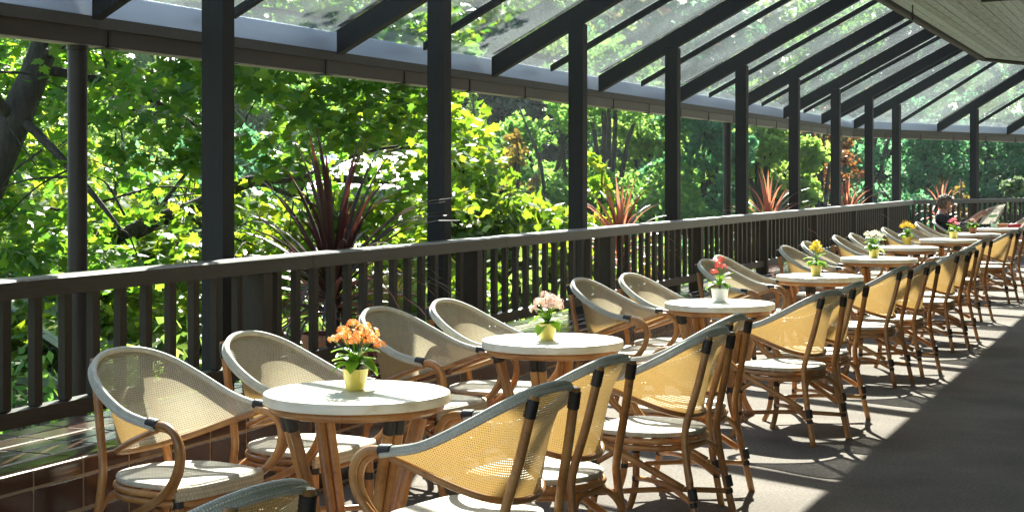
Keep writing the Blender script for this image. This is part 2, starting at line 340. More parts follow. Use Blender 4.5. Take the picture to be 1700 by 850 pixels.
def empty(name, loc=(0, 0, 0), rz=0):
    o = link(name, None); o.location = loc; o.rotation_euler = (0, 0, rz); o.empty_display_size = 0.1; return o
def copy_tree(o, parent=None):
    c = o.copy(); COL.objects.link(c); c.parent = parent
    for ch in o.children: copy_tree(ch, c)
    return c
def smooth_angle(me, deg=40):
    try: me.set_sharp_from_angle(angle=R(deg))
    except Exception: pass
    return me
def leafmesh(name, mat, C, rot, size, tv, tf):
    """many leaves joined: C (N,3) centres, rot (N,3,3), size (N,), template verts/faces (triangles)"""
    N = len(C); tv = np.array(tv, float); tf = np.array(tf, int); k = len(tv); m = len(tf)
    V = np.einsum('nij,kj->nki', rot, tv) * size[:, None, None] + C[:, None, :]
    F = (tf[None] + (np.arange(N) * k)[:, None, None]).reshape(-1)
    me = bpy.data.meshes.new(name); me.vertices.add(N * k); me.vertices.foreach_set('co', V.reshape(-1).astype(np.float32))
    me.loops.add(N * m * 3); me.loops.foreach_set('vertex_index', F.astype(np.int32))
    me.polygons.add(N * m); me.polygons.foreach_set('loop_start', (np.arange(N * m) * 3).astype(np.int32))
    try: me.polygons.foreach_set('loop_total', np.full(N * m, 3, np.int32))
    except Exception: pass
    me.materials.append(MATS[mat]); me.update(calc_edges=True); me.validate(); return me
def rots(N, tilt=0.7, rng=RNG):
    """yaw random, pitch/roll gaussian"""
    a = rng.uniform(0, 2 * np.pi, N); p = rng.normal(0, tilt, N); q = rng.normal(0, tilt, N)
    ca, sa, cp, sp_, cq, sq = np.cos(a), np.sin(a), np.cos(p), np.sin(p), np.cos(q), np.sin(q); z = np.zeros(N); o = np.ones(N)
    Rz = np.stack([ca, -sa, z, sa, ca, z, z, z, o], -1).reshape(N, 3, 3); Rx = np.stack([o, z, z, z, cp, -sp_, z, sp_, cp], -1).reshape(N, 3, 3)
    Ry = np.stack([cq, z, sq, z, o, z, -sq, z, cq], -1).reshape(N, 3, 3)
    return Rz @ Rx @ Ry
# leaf templates (about one unit long)
def maple_template():
    half = [(0.0, -0.05), (0.16, -0.14), (0.34, -0.16), (0.30, 0.0), (0.52, 0.10), (0.44, 0.22), (0.56, 0.36), (0.36, 0.36), (0.24, 0.42), (0.27, 0.62), (0.12, 0.66), (0.0, 0.92)]
    out = half + [(-x, y) for x, y in reversed(half[1:-1])]
    vs = [(0, 0.2, 0.0)] + [(x, y, -0.22 * abs(x) - 0.12 * max(0, y - .3)) for x, y in out]; n = len(out)
    return vs, [(0, 1 + i, 1 + (i + 1) % n) for i in range(n)]
MAPLE = maple_template()
OVAL = ([(0, 0, 0), (0.25, 0.35, -0.06), (0, 1, -0.12), (-0.25, 0.35, -0.06)], [(0, 1, 2), (0, 2, 3)])
CLUMP = ([(-0.5, 0, -.08), (0, -0.45, .1), (0.5, 0.05, -.08), (0.1, 0.6, .05)], [(0, 1, 2), (0, 2, 3)])

# ================================================================== THE SETTING
def terrain_h(x, y):
    d = max(0.0, -x * 0.9 + max(0, y - 34) * 0.35 - 26)
    return -3.2 + 11 * (1 - math.exp(-(d / 55) ** 1.6)) + 0.25 * math.sin(x * 0.23) * math.cos(y * 0.19)
def build_ground():
    m = MB(); n = 90; xs = [-320 + 640 * i / n for i in range(n + 1)]; ys = [-160 + 640 * i / n for i in range(n + 1)]
    for y in ys:
        for x in xs: m.v.append(Vector((x, y, terrain_h(x, y) if x < 20 else -3.2)))
    for j in range(n):
        for i in range(n): a = j * (n + 1) + i; m.f.append((a, a + 1, a + n + 2, a + n + 1))
    tag(m.obj('ground', 'lawn', None, True), kind='structure')
build_ground()

LL = 3.9; HL = 0.482; LR = 4.27; HR = 1.155; LE = 5.27       # ledge front, ledge top, rail line, rail top, eave line
SEND = 14.0                                                     # length of the second facet
# terrace slab / carpet
def poly_floor(name, mat, Lin, Lout, z0, z1, kind):
    a = [P1(Lout, -4), P1(Lin, -4)]; ci, co = corner(Lin), corner(Lout)
    ei, eo = P2(Lin, SEND), P2(Lout, SEND)
    ring = [Vector((-Lout, -4, 0)), Vector((-Lin, -4, 0)), Vector((ci.x, ci.y, 0)), ei, eo, Vector((co.x, co.y, 0))]
    m = MB(); n = len(ring)
    m.v = [Vector((p.x, p.y, z1)) for p in ring] + [Vector((p.x, p.y, z0)) for p in ring]
    m.f = [(0, 1, 2, 5), (5, 2, 3, 4), (n + 5, n + 2, n + 1, n + 0), (n + 4, n + 3, n + 2, n + 5)]
    for j in range(n): m.f.append((j, n + j, n + (j + 1) % n, (j + 1) % n))
    return tag(m.obj(name, mat), kind=kind)
poly_floor('floor', 'carpet', -4.0, LL + 0.3, -0.35, 0.0, 'structure')
poly_floor('terrace_edge', 'plaster', LL + 0.305, 5.0, -0.6, 0.20, 'structure')
# building wall on the far side of the aisle (outside the picture)
mw = MB(); mw.box((4.0, -4, 0), (4.3, 26, 3.53)); tag(mw.obj('building_wall', 'plaster'), 'plain plastered building wall along the carpeted aisle', 'wall', kind='structure')

# tiled ledge ---------------------------------------------------------------
def build_ledge():
    root = empty('tiled_ledge', (-LL - 0.2, 5, 0)); root_inv = Matrix.Translation(-root.location)
    tag(root, 'low ledge of glazed brown tiles running under the timber railing', 'ledge')
    core = MB(); d = 0.003
    for A, B in ((P1(LL + d, -4), P1(LL + d, 0)),): pass
    ring_i, ring_o = LL + d, LR + 0.16
    for (q0, q1, q2, q3) in (((-ring_i, -4), tuple(corner(ring_i)), tuple(corner(ring_o)), (-ring_o, -4)),
                             (tuple(corner(ring_i)), tuple(P2(ring_i, SEND).xy), tuple(P2(ring_o, SEND).xy), tuple(corner(ring_o)))):
        i = len(core.v); z1 = HL - d
        core.v += [root_inv @ Vector((*q, 0.0)) for q in (q0, q1, q2, q3)] + [root_inv @ Vector((*q, z1)) for q in (q0, q1, q2, q3)]
        core.f += [tuple(i + k for k in f) for f in ((4, 5, 6, 7), (0, 1, 5, 4), (2, 3, 7, 6), (1, 2, 6, 5), (3, 0, 4, 7))]
    core.obj('bed', 'grout', root)
    cl = 0.294; g = 0.013; rows_top = [(0.0, 0.155), (0.155, 0.29), (0.29, 0.42), (0.42, 0.55), (0.55, 0.675)]
    rows_fr = [(HL - 0.068, HL), (HL - 0.198, HL - 0.068), (HL - 0.328, HL - 0.198), (HL - 0.458, HL - 0.328), (0.0, HL - 0.458)]
    def top_mesh(k):
        a, b = rows_top[k]; m = MB(); e = 0.004
        lo = (-(b) + (g / 2), g / 2, -0.012); hi = (-(a) - (g / 2 if k else 0), cl - g / 2, 0)
        return smooth_angle(m.box(lo, hi, e).mesh('tile', 'glazed_tile'))
    def nose_mesh():
        # bullnose: top and front in one piece
        a, b = rows_top[0]; h = 0.068 - g / 2; prof = []
        prof = [(-b + g / 2, -0.012), (-b + g / 2, -0.002), (-b + g / 2 + 0.003, 0)]
        for i in range(6): an = math.pi / 2 * i / 5; r = 0.016; prof.append((-r + r * math.sin(an), -r + r * math.cos(an)))
        prof += [(0, -h), (-0.012, -h), (-0.012, -0.018)]
        m = MB(); n = len(prof)
        for y in (g / 2, cl - g / 2): m.v += [Vector((x, y, z)) for x, z in prof]
        for j in range(n): m.f.append((j, (j + 1) % n, n + (j + 1) % n, n + j))
        m.f += [tuple(reversed(range(n))), tuple(range(n, 2 * n))]
        return smooth_angle(m.mesh('tile', 'glazed_tile', True), 50)
    def front_mesh(k):
        z0, z1 = rows_fr[k]; m = MB()
        return m.box((-0.012, g / 2, z0 + g / 2), (0, cl - g / 2, z1 - g / 2), 0.003).mesh('tile', 'glazed_tile')
    TM = [nose_mesh()] + [top_mesh(k) for k in range(1, len(rows_top))]; FM = [front_mesh(k) for k in range(1, len(rows_fr))]
    y0 = -3.98; ncol = int((T9 + 0.0 - y0) / cl); rest = MB()
    def add(me, M, near):
        if near: link('tile', me, root, root_inv @ M)
        else:
            i = len(rest.v); rest.v += [root_inv @ M @ v.co for v in me.vertices]; rest.f += [tuple(i + q for q in p.vertices) for p in me.polygons]
    for c in range(ncol):
        y = y0 + c * cl; near = 3.3 < y < 11.6
        M = Matrix.Translation((-LL, y, HL)); M0 = Matrix.Translation((-LL, y, 0))
        jit = lambda: Matrix.Translation((random.uniform(-.0008, .0008), random.uniform(-.001, .001), random.uniform(-.0008, .0008)))
        for k, me in enumerate(TM): add(me, M @ jit(), near)
        for k, me in enumerate(FM): add(me, M0 @ jit(), near and k < 3)
    c0 = corner(LL); rot = Matrix.Rotation(-BEND, 4, 'Z')
    for c in range(int(SEND / cl)):
        p = P2(LL, c * cl + 0.15)
        for me in TM: add(me, Matrix.Translation((p.x, p.y, HL)) @ rot, False)
        for me in FM: add(me, Matrix.Translation((p.x, p.y, 0)) @ rot, False)
    tag(rest.obj('more_tiles', 'glazed_tile', root), kind='stuff')
build_ledge()

# ceiling -------------------------------------------------------------------
HZ = 3.53; LC = 3.0
def build_ceiling():
    root = empty('ceiling', (0, 10, HZ)); inv = Matrix.Translation(-root.location); tag(root, kind='structure')
    pw = 0.112
    def strip(L1, L0, z0, z1, name, mat, smooth=False):
        """strip between offsets L1 (outer) and L0 (inner) along both facets"""
        for f in (0, 1):
            if f == 0: q = [Vector((-L1, -4)), Vector((-L0, -4)), corner(L0), corner(L1)]
            else: q = [corner(L1), corner(L0), P2(L0, SEND).xy, P2(L1, SEND).xy]
            m = MB(); m.v = [inv @ Vector((p.x, p.y, z0)) for p in q] + [inv @ Vector((p.x, p.y, z1)) for p in q]
            m.f = [(0, 1, 2, 3), (7, 6, 5, 4), (0, 4, 5, 1), (1, 5, 6, 2), (2, 6, 7, 3), (3, 7, 4, 0)]
            m.obj(name, mat, root)
    n = int((LC + 1.5) / pw)
    for i in range(n):
        L1 = LC - i * pw - 0.004; strip(L1, L1 - pw + 0.008, HZ + random.uniform(-.002, .002), HZ + 0.02, 'plank', 'ceiling_plank')
    Lr = LC - n * pw
    strip(Lr, -4.2, HZ, HZ + 0.02, 'soffit', 'ceiling_plank')
    strip(LC, -4.2, HZ + 0.021, HZ + 0.35, 'slab', 'dark_wall')
    # edge board along the glass
    strip(LC + 0.075, LC + 0.012, HZ - 0.055, HZ + 0.30, 'edge_board', 'eave_board'); strip(LC + 0.010, LC - 0.002, HZ - 0.03, HZ + 0.2, 'shadow_gap', 'post_timber')
    return root
build_ceiling()
m = MB(); a, b = at(1630, 7, 17.2), at(1775, -5, 16.6); a.z = b.z = HZ - 0.10
m.tube([a, b], 0.028, 10); m.tube([a + Vector((0.02, 0.02, -0.0)), a + Vector((0.02, 0.02, 0.10))], 0.012, 6); tag(m.obj('ceiling_pipe', 'steel_brown', None, True), 'thin dark pipe fixed under the plank ceiling', 'pipe')
m = MB(); c = at(1515, 28, 18.6)
m.tube([c + Vector((0, 0.05 * math.cos(q * .5236), 0.05 * math.sin(q * .5236))) for q in range(13)], 0.008, 6); m.tube([c + Vector((0, 0, .05)), c + Vector((0, 0, .13))], .008, 6)
tag(m.obj('ring_hook', 'steel_brown', None, True), 'small dark ring hook under the edge of the plank ceiling', 'hook')

# glass canopy --------------------------------------------------------------
SL = 0.53; HU_P = 2.77; RD = 0.16; RWD = 0.085            # slope, rafter underside height at post line, depth, width
def hu(L): return HU_P + (LP - L) * SL
def build_canopy():
    root = empty('glass_canopy', (-LP, 10, 0)); inv = Matrix.Translation(-root.location)
    tag(root, 'sloping glass canopy on dark square timber posts over the terrace', 'canopy')
    def place(fc, s):                           # frame: origin on post line, x outward, y along
        if fc == 0: return Matrix(((-1, 0, 0, -LP), (0, 1, 0, s), (0, 0, 1, 0), (0, 0, 0, 1)))
        p = Vector((-LP, T9)) + D2 * s
        return Matrix(((N2.x, D2.x, 0, p.x), (N2.y, D2.y, 0, p.y), (0, 0, 1, 0), (0, 0, 0, 1)))
    def place_hip():
        nb = (N1 + N2) / (1 + N1.dot(N2)); db = Vector((-nb.y, nb.x)).normalized() * -1
        if db.y < 0: db = -db
        return Matrix(((nb.x, db.x, 0, -LP), (nb.y, db.y, 0, T9), (0, 0, 1, 0), (0, 0, 0, 1)))
    # rafters: profile in (x outward, z)
    xo, xi = LE - 0.03 - LP, LC + 0.08 - LP
    def raf_mesh(w, d, up, name, mat):
        m = MB(); pts = [(xi, hu(LP + xi) + up), (xo, hu(LP + xo) + up), (xo, hu(LP + xo) + up + d * 1.0), (xi, hu(LP + xi) + up + d * 1.1)]
        b = 0.006
        for y in (-w / 2, w / 2): m.v += [Vector((x, y, z)) for x, z in pts]
        m.f = [(3, 2, 1, 0), (4, 5, 6, 7), (0, 1, 5, 4), (1, 2, 6, 5), (2, 3, 7, 6), (3, 0, 4, 7)]
        return m.mesh(name, mat)
    RM = raf_mesh(RWD, RD, 0, 'rafter', 'post_timber'); GB = raf_mesh(0.045, 0.055, RD - 0.035, 'glazing_bar', 'post_timber')
    CAPM = raf_mesh(0.06, 0.018, RD + 0.03, 'cap_strip', 'post_timber')
    pm = MB(); pw = 0.108; pm.box((-0.062, -pw / 2, -0.4), (0.062, pw / 2, HU_P + 0.02), 0.006); PM = pm.mesh('post', 'post_timber')
    frames = [(0, T3 + (n - 3) * S) for n in range(-1, 9)] + [('hip', 0)] + [(1, S * k) for k in (1, 2, 3, 4)]
    for fc, s in frames:
        M = inv @ (place_hip() if fc == 'hip' else place(fc, s))
        link('rafter', RM, root, M); link('cap_strip', CAPM, root, M); link('post', PM, root, M)
    def pane(cs, h0):
        i = MB(); th = 0.008; i.v = [inv @ Vector((*c, h)) for c, h in cs] + [inv @ Vector((*c, h + th)) for c, h in cs]
        i.f = [(3, 2, 1, 0), (4, 5, 6, 7), (0, 1, 5, 4), (1, 2, 6, 5), (2, 3, 7, 6), (3, 0, 4, 7)]
        i.obj('pane', 'roof_glass', root)
    up = RD + 0.022
    def pt(fc, s, x):                              # plan position; at the hip the corner line
        M = place_hip() if fc == 'hip' else place(fc, s)
        p = M @ Vector((x, 0, 0)); return (p.x, p.y)
    ho, hi_ = hu(LP + xo) + up, hu(LP + xi) + up
    seq = frames
    xg = xo + 0.07; hg = hu(LP + xg) + up
    for a, b in zip(seq[:-1], seq[1:]):
        if b[0] == 'hip': mid = (0, (a[1] + T9) / 2)
        elif a[0] == 'hip': mid = (1, S / 2)
        else: mid = (a[0], (a[1] + b[1]) / 2)
        link('glazing_bar', GB, root, inv @ place(*mid))
        for u, v in ((a, mid), (mid, b)):
            pane([(pt(*u, xi), hi_), (pt(*u, xg), hg), (pt(*v, xg), hg), (pt(*v, xi), hi_)], 0)
    # eave: glossy upstand, board, gutter with joints, white drip edge
    def run(L, prof, name, mat):                # prof (outward, z) closed
        for f in (0, 1):
            ends = ([Vector((-0, -4)), None], [None, SEND])[f]
            m = MB(); n = len(prof)
            for e in (0, 1):
                for a, z in prof:
                    if f == 0: p = Vector((-(L + a), -4)) if e == 0 else corner(L + a)
                    else: p = corner(L + a) if e == 0 else P2(L + a, SEND).xy
                    m.v.append(inv @ Vector((p.x, p.y, z)))
            for j in range(n): m.f.append((j, (j + 1) % n, n + (j + 1) % n, n + j))
            m.f += [tuple(reversed(range(n))), tuple(range(n, 2 * n))]
            m.obj(name, mat, root)
    h0 = 2.40
    run(LE, [(0.0, h0 + 0.0), (0.03, h0 + 0.135), (0.09, h0 + 0.135), (0.09, h0 + 0.0)], 'eave_upstand', 'eave_metal')
    run(LE, [(-0.006, h0 - 0.062), (-0.006, h0 - 0.002), (0.11, h0 - 0.002), (0.11, h0 - 0.062)], 'eave_board', 'eave_board')
    run(LE, [(0.01, h0 - 0.150), (0.01, h0 - 0.064), (0.075, h0 - 0.064), (0.075, h0 - 0.150)], 'gutter', 'gutter_brown')
    run(LE, [(0.02, h0 - 0.158), (0.02, h0 - 0.151), (0.092, h0 - 0.151), (0.092, h0 - 0.158)], 'drip_edge', 'flash_white')
    jm = MB().box((0.004, -0.012, h0 - 0.155), (0.078, 0.012, h0 - 0.063)).box((-0.004, -0.05, h0 - 0.163), (0.07, 0.07, h0 - 0.1585)).mesh('gutter_joint', 'steel_brown')
    for k in range(22):
        s = 3.6 + k * 1.32 * 0.9
        if s < T9 - .3: link('gutter_joint', jm, root, inv @ place(0, s) @ Matrix.Translation((LE - LP, 0, 0)))
    for k in range(8): link('gutter_joint', jm, root, inv @ place(1, 0.9 + k * 1.2) @ Matrix.Translation((LE - LP, 0, 0)))
    # round steel columns under the eave
    cm = MB().lathe([(0.051, -3.4), (0.051, h0 - 0.185), (0.057, h0 - 0.183), (0.057, h0 - 0.16)], 24, capt=True).mesh('round_column', 'steel_brown', True); smooth_angle(cm)
    for s in (6.95, 20.05): link('round_column', cm, root, inv @ place(0, s) @ Matrix.Translation((LE - LP + 0.05, 0, 0)))
build_canopy()

# railing -------------------------------------------------------------------
def build_railing():
    root = empty('railing', (-LR, 10, HL)); inv = Matrix.Translation(-root.location)
    tag(root, 'dark brown timber railing with upright slats standing on the tiled ledge', 'railing')
    z0 = 0.59
    tp = [(-0.065, HR - 0.075), (-0.065, HR - 0.008), (-0.055, HR), (0.055, HR), (0.065, HR - 0.008), (0.065, HR - 0.075)]
    bp = [(-0.035, z0 - 0.02), (-0.035, z0 + 0.045), (0.035, z0 + 0.045), (0.035, z0 - 0.02)]
    def run(prof, A, B, name):
        m = MB(); n = len(prof)
        for P, f in (A, B):
            for a, z in prof: p = P(LR + a) if callable(P) else P; m.v.append(inv @ Vector((p.x, p.y, z)))
        for j in range(n): m.f.append((j, (j + 1) % n, n + (j + 1) % n, n + j))
        m.f += [tuple(reversed(range(n))), tuple(range(n, 2 * n))]
        m.obj(name, 'rail_timber_long', root)
    g = 0.0015; bays = [-4 + 0.0] + [T3 + (n - 3) * S + 0.45 for n in range(0, 9)]
    for i, y in enumerate(bays):
        e = bays[i + 1] if i + 1 < len(bays) else None
        B = (lambda L, e=e: Vector((-L, e - g)), 0) if e is not None else (lambda L: corner(L), 0)
        run(tp, (lambda L, y=y: Vector((-L, y + g)), 0), B, 'top_rail')
        run(bp, (lambda L, y=y: Vector((-L, y + g)), 0), B, 'bottom_rail')
    run(tp, (lambda L: corner(L), 0), (lambda L: P2(L, SEND).xy, 0), 'top_rail'); run(bp, (lambda L: corner(L), 0), (lambda L: P2(L, SEND).xy, 0), 'bottom_rail')
    bm = MB().box((-0.017, -0.0235, z0 + 0.046), (0.017, 0.0235, HR - 0.076), 0.003).mesh('slat', 'rail_timber')
    nm = MB().box((-0.062, -0.042, HL + 0.001), (0.062, 0.042, HR - 0.0765), 0.005).mesh('newel', 'rail_timber')
    fm = MB().box((-0.03, -0.03, HL + 0.001), (0.03, 0.03, z0 - 0.0205)).mesh('foot', 'rail_timber')
    sp = S / 14; t0 = T3 - 3 * S
    R0 = lambda L, t: inv @ Matrix.Translation((-L, t, 0))
    for n in range(-1, 9):
        tn = T3 + (n - 3) * S + 0.0
        if tn > 3: link('newel', nm, root, R0(LR, tn))
        for k in range(1, 14):
            t = tn + k * sp
            if 2.6 < t < corner(LR).y - 0.05: link('slat', bm, root, R0(LR, t))
    rot = Matrix.Rotation(-BEND, 4, 'Z')
    for k in range(40):
        p = P2(LR, 0.12 + k * sp); M = inv @ Matrix.Translation((p.x, p.y, 0)) @ rot
        link('newel' if k % 13 == 11 else 'slat', nm if k % 13 == 11 else bm, root, M)
build_railing()

# ================================================================== FURNITURE
def build_chair():
    root = empty('cane_armchair')
    rim = [(0, -.305, .885), (.115, -.29, .873), (.21, -.232, .832), (.266, -.125, .766), (.288, .015, .70), (.289, .165, .668)]
    low = [(0, -.205, .505), (.09, -.192, .51), (.16, -.15, .528), (.205, -.078, .556), (.24, .03, .60), (.268, .16, .648)]
    def full(h): h = [Vector(p) for p in h]; return [Vector((-p.x, p.y, p.z)) for p in reversed(h[1:])] + h
    rc, lc = crom(full(rim), 6), crom(full(low), 6); n = len(rc); NV = 12
    m = MB(); U = 0
    for i in range(n):
        if i: U += (rc[i] - rc[i - 1]).length
        out = Vector((rc[i].x, rc[i].y - .05, 0)).normalized()
        for j in range(NV + 1):
            v = j / NV; p = lc[i].lerp(rc[i], v); hgt = (rc[i] - lc[i]).length
            p = p - out * (0.10 * hgt * math.sin(math.pi * v) * (0.55 + 0.9 * v)) * 0.55 + out * 0.0
            m.uv[len(m.v)] = (U * (0.80 + 0.2 * v), hgt * v); m.v.append(p)
    for i in range(n - 1):
        for j in range(NV): a = i * (NV + 1) + j; m.f.append((a, a + NV + 1, a + NV + 2, a + 1))
    sh = m.obj('woven_back', 'cane_shell', root, True)
    r = MB(); r.tube(rc, 0.0125, 10); off = [p + Vector((p.x, p.y - .05, 0)).normalized() * .011 + Vector((0, 0, -.013)) for p in rc]; r.tube(off, 0.0105, 8); r.obj('rim', 'cane_rim', root, True)
    MB().tube([p + Vector((p.x, p.y, 0)).normalized() * .006 for p in lc], 0.0125, 8).obj('lower_hoop', 'rattan', root, True)
    bind = MB()
    def bd(p, d, rr, ln):
        p = Vector(p); d = Vector(d).normalized(); b = MB(); k = 5
        pts = [p + d * (ln * (q / (2 * k) - .5)) for q in range(2 * k + 1)]; b.tube(pts, [rr * (1.0 if q % 2 else 0.93) for q in range(2 * k + 1)], 10); b.obj('binding', 'binding', root, True)
    for s in (1, -1):
        X = lambda p, d=0: (s * (p[0] - d), p[1], p[2])
        arm = [(.289, .165, .668), (.291, .225, .664), (.294, .272, .632), (.294, .288, .575), (.288, .272, .51), (.272, .215, .44), (.25, .12, .375), (.222, -.05, .295), (.2, -.225, .21)]
        a = MB(); a.tube(crom([X(p) for p in arm], 4), 0.0155, 10); a.obj('arm', 'rattan', root, True)
        arm2 = [(p[0] - .022, p[1] - .010, p[2] - .014) for p in arm[:6]] + [(.226, .14, .405)]
        b = MB(); b.tube(crom([X(p) for p in arm2], 4), 0.0145, 10); b.obj('inner_arm', 'rattan', root, True)
        leg = [(.125, -.315, .862), (.145, -.272, .66), (.168, -.226, .48), (.176, -.222, .40), (.184, -.245, .25), (.2, -.3, 0.0)]
        MB().tube(crom([X(p) for p in leg], 4), [0.017, 0.0165], 10).obj('rear_leg', 'rattan', root, True)
        fl = [(.205, .2, .40), (.207, .203, .25), (.208, .205, .14), (.212, .222, .06), (.222, .248, 0.0)]
        MB().tube(crom([X(p) for p in fl], 4), [0.0175, 0.016], 10).obj('front_leg', 'rattan', root, True)
        MB().tube(crom([X((.206, .19, .29)), X((.215, .13, .325)), X((.222, .05, .372))], 4), 0.0125, 8).obj('brace', 'rattan', root, True)
        MB().tube(crom([X((.19, -.258, .23)), X((.165, -.23, .315)), X((.11, -.21, .362)), X((.03, -.205, .375))], 4), 0.013, 8).obj('brace', 'rattan', root, True)
        st = [X((.207, .203, .15)), X((.06, .05, .165 + .012 * s)), (-s * .05, -.1, .165 + .012 * s), (-s * .193, -.272, .14)]
        MB().tube(crom(st, 4), 0.0125, 8).obj('stretcher', 'rattan', root, True)
        bd(X((.289, .155, .6705)), X((0.0, 1, -.08)), .0205, .05)
        bd(X((.13, -.306, .822)), X((-.09, -.2, .95)), .0215, .06)
        bd(X((.192, -.268, .185)), X((.05, -.17, -.85)), .0205, .05)
        bd(X((.205, .2, .375)), (0, 0, 1), .0215, .034); bd(X((.206, .202, .285)), (0, 0, 1), .0205, .03)
        bd(X((.192, -.272, .14)), X((.05, -.2, -.85)), .019, .022); bd(X((.208, .205, .148)), (0, 0, 1), .019, .022)
    # seat: D-shaped pad with a dropped front lip
    def outline(k, N=44):
        a = 2 * math.pi * k / N; c, s_ = math.cos(a), math.sin(a); e = 0.42 if s_ > 0 else 0.8
        x = math.copysign(abs(c) ** e, c) * (.238 if s_ > 0 else .238 - .045 * abs(s_)); y = math.copysign(abs(s_) ** e, s_) * (.238 if s_ > 0 else .215)
        return x, y
    N = 44; m = MB(); rings = [(1.0, .420), (1.015, .425), (1.02, .433), (1.01, .440), (.97, .443), (.75, .441), (.5, .437), (.25, .434)]
    for f, z in rings:
        for k in range(N): x, y = outline(k); m.uv[len(m.v)] = (x * f + .5, y * f + .5 + (z - .45) * 2 * (f > .99)); m.v.append(Vector((x * f, y * f, z)))
    m.uv[len(m.v)] = (.5, .5); m.v.append(Vector((0, 0, .433)))
    for q in range(len(rings) - 1):
        for k in range(N): m.f.append((q * N + k, q * N + (k + 1) % N, (q + 1) * N + (k + 1) % N, (q + 1) * N + k))
    for k in range(N): m.f.append(((len(rings) - 1) * N + k, (len(rings) - 1) * N + (k + 1) % N, len(m.v) - 1))
    m.f.append(tuple(reversed(range(N)))); m.obj('seat', 'cane_seat', root, True)
    lip = MB(); xs = [-.235 + .47 * i / 12 for i in range(13)]
    for i, x in enumerate(xs):
        for j, (y, z) in enumerate(((.225, .441), (.246, .436), (.252, .424), (.250, .385), (.240, .383), (.238, .42))): lip.uv[len(lip.v)] = (x + .5, j * .02); lip.v.append(Vector((x, y - .03 * (abs(x) / .235) ** 4, z)))
    for i in range(12):
        for j in range(5): a = i * 6 + j; lip.f.append((a, a + 6, a + 7, a + 1))
    lip.obj('seat_lip', 'cane_seat', root, True)
    for z, f in ((.402, 1.0), (.373, .985)):
        ring = [Vector((outline(k)[0] * f, outline(k)[1] * f - .004, z)) for k in range(N)] ; ring.append(ring[0]); MB().tube(ring, .0135, 8, cap=False).obj('seat_ring', 'rattan', root, True)
    return root
def build_table():
    root = empty('round_table'); D = .357
    m = MB(); m.lathe([(D - .012, .700), (D, .703), (D, .733), (D - .003, .739), (D - .008, .741)], 64, capt=True); me = m.mesh('table_top', 'tabletop', True); smooth_angle(me, 35); link('table_top', me, root)
    rg = [Vector((.318 * math.cos(2 * math.pi * k / 40), .318 * math.sin(2 * math.pi * k / 40), .684)) for k in range(41)]
    MB().tube(rg, .0165, 8, cap=False).obj('ring', 'rattan', root, True)
    for q in range(4):
        an = math.pi / 4 + q * math.pi / 2 + .2; c, s = math.cos(an), math.sin(an)
        def W(r, o, z): return Vector((r * c - o * s, r * s + o * c, z))
        for o in (-.021, .021):
            MB().tube(crom([W(.30, o, .695), W(.235, o, .48), W(.175, o * .9, .27), (W(.155, o * .9, .19)), W(.175, o, .1), W(.235, o * 1.1, 0)], 4), .0205, 10).obj('leg', 'rattan', root, True)
        b = MB(); [b.tube([W(.299 - .022 * j / 6, oo, .693 - .075 * j / 6) for j in range(7)], [.0255 if j % 2 else .0235 for j in range(7)], 12) for oo in (-.019, .019)]; b.obj('binding', 'binding', root, True)
        b = MB(); [b.tube([W(.161 - .003 * j, oo, .215 - .012 * j) for j in range(5)], [.025 if j % 2 else .023 for j in range(5)], 12) for oo in (-.017, .017)]; b.obj('binding', 'binding', root, True)
        MB().tube(crom([W(.165, 0, .16), W(.09, .03, .17), W(.02, .03, .175), W(0, 0, .178)], 4), .016, 8).obj('stretcher', 'rattan', root, True)
    return root

TABLES = [(2.905, 5.49, 1.0, 'orange flowers'), (2.92, 7.61, 1.0, 'pale pink flowers'), (2.77, 10.25, 1.0, 'coral red flowers'), (2.76, 13.36, 1.0, 'tall yellow flowers'),
          (2.80, 16.45, 1.07, 'white flowers'), (2.94, 19.2, 1.0, 'amber yellow flowers'), (2.79, 21.67, 1.05, 'bright pink flowers in a yellow pot'), (2.72, 24.0, 1.0, 'small terracotta pot'), (2.62, 26.5, 1.0, 'magenta flowers in a mint pot')]
t0 = build_table()
for i, (L, t, s, fl) in enumerate(TABLES):
    o = t0 if i == 0 else copy_tree(t0)
    o.location = (-L, t, 0); o.rotation_euler = (0, 0, 0.7 * i); o.scale = (s, s, 1)
    tag(o, 'round cream-topped cane table carrying the ' + (('pot of ' + fl) if 'pot' not in fl else fl), 'table', 'round tables down the terrace')

chair0 = build_chair(); first = [True]; JR = random.Random(3)
def put_chair(L, t, rz, label):
    o = chair0 if first[0] else copy_tree(chair0); first[0] = False
    o.location = (-L, t, 0); o.rotation_euler = (0, 0, R(rz + JR.uniform(-3.5, 3.5))); tag(o, label, 'chair', 'cane armchairs at the round tables'); return o
FN = ['table with orange flowers', 'table with pale pink flowers', 'table with coral red flowers', 'table with tall yellow flowers', 'table with white flowers', 'table with amber flowers',
      'table with bright pink flowers', 'table with small terracotta pot', 'table with mint pot']
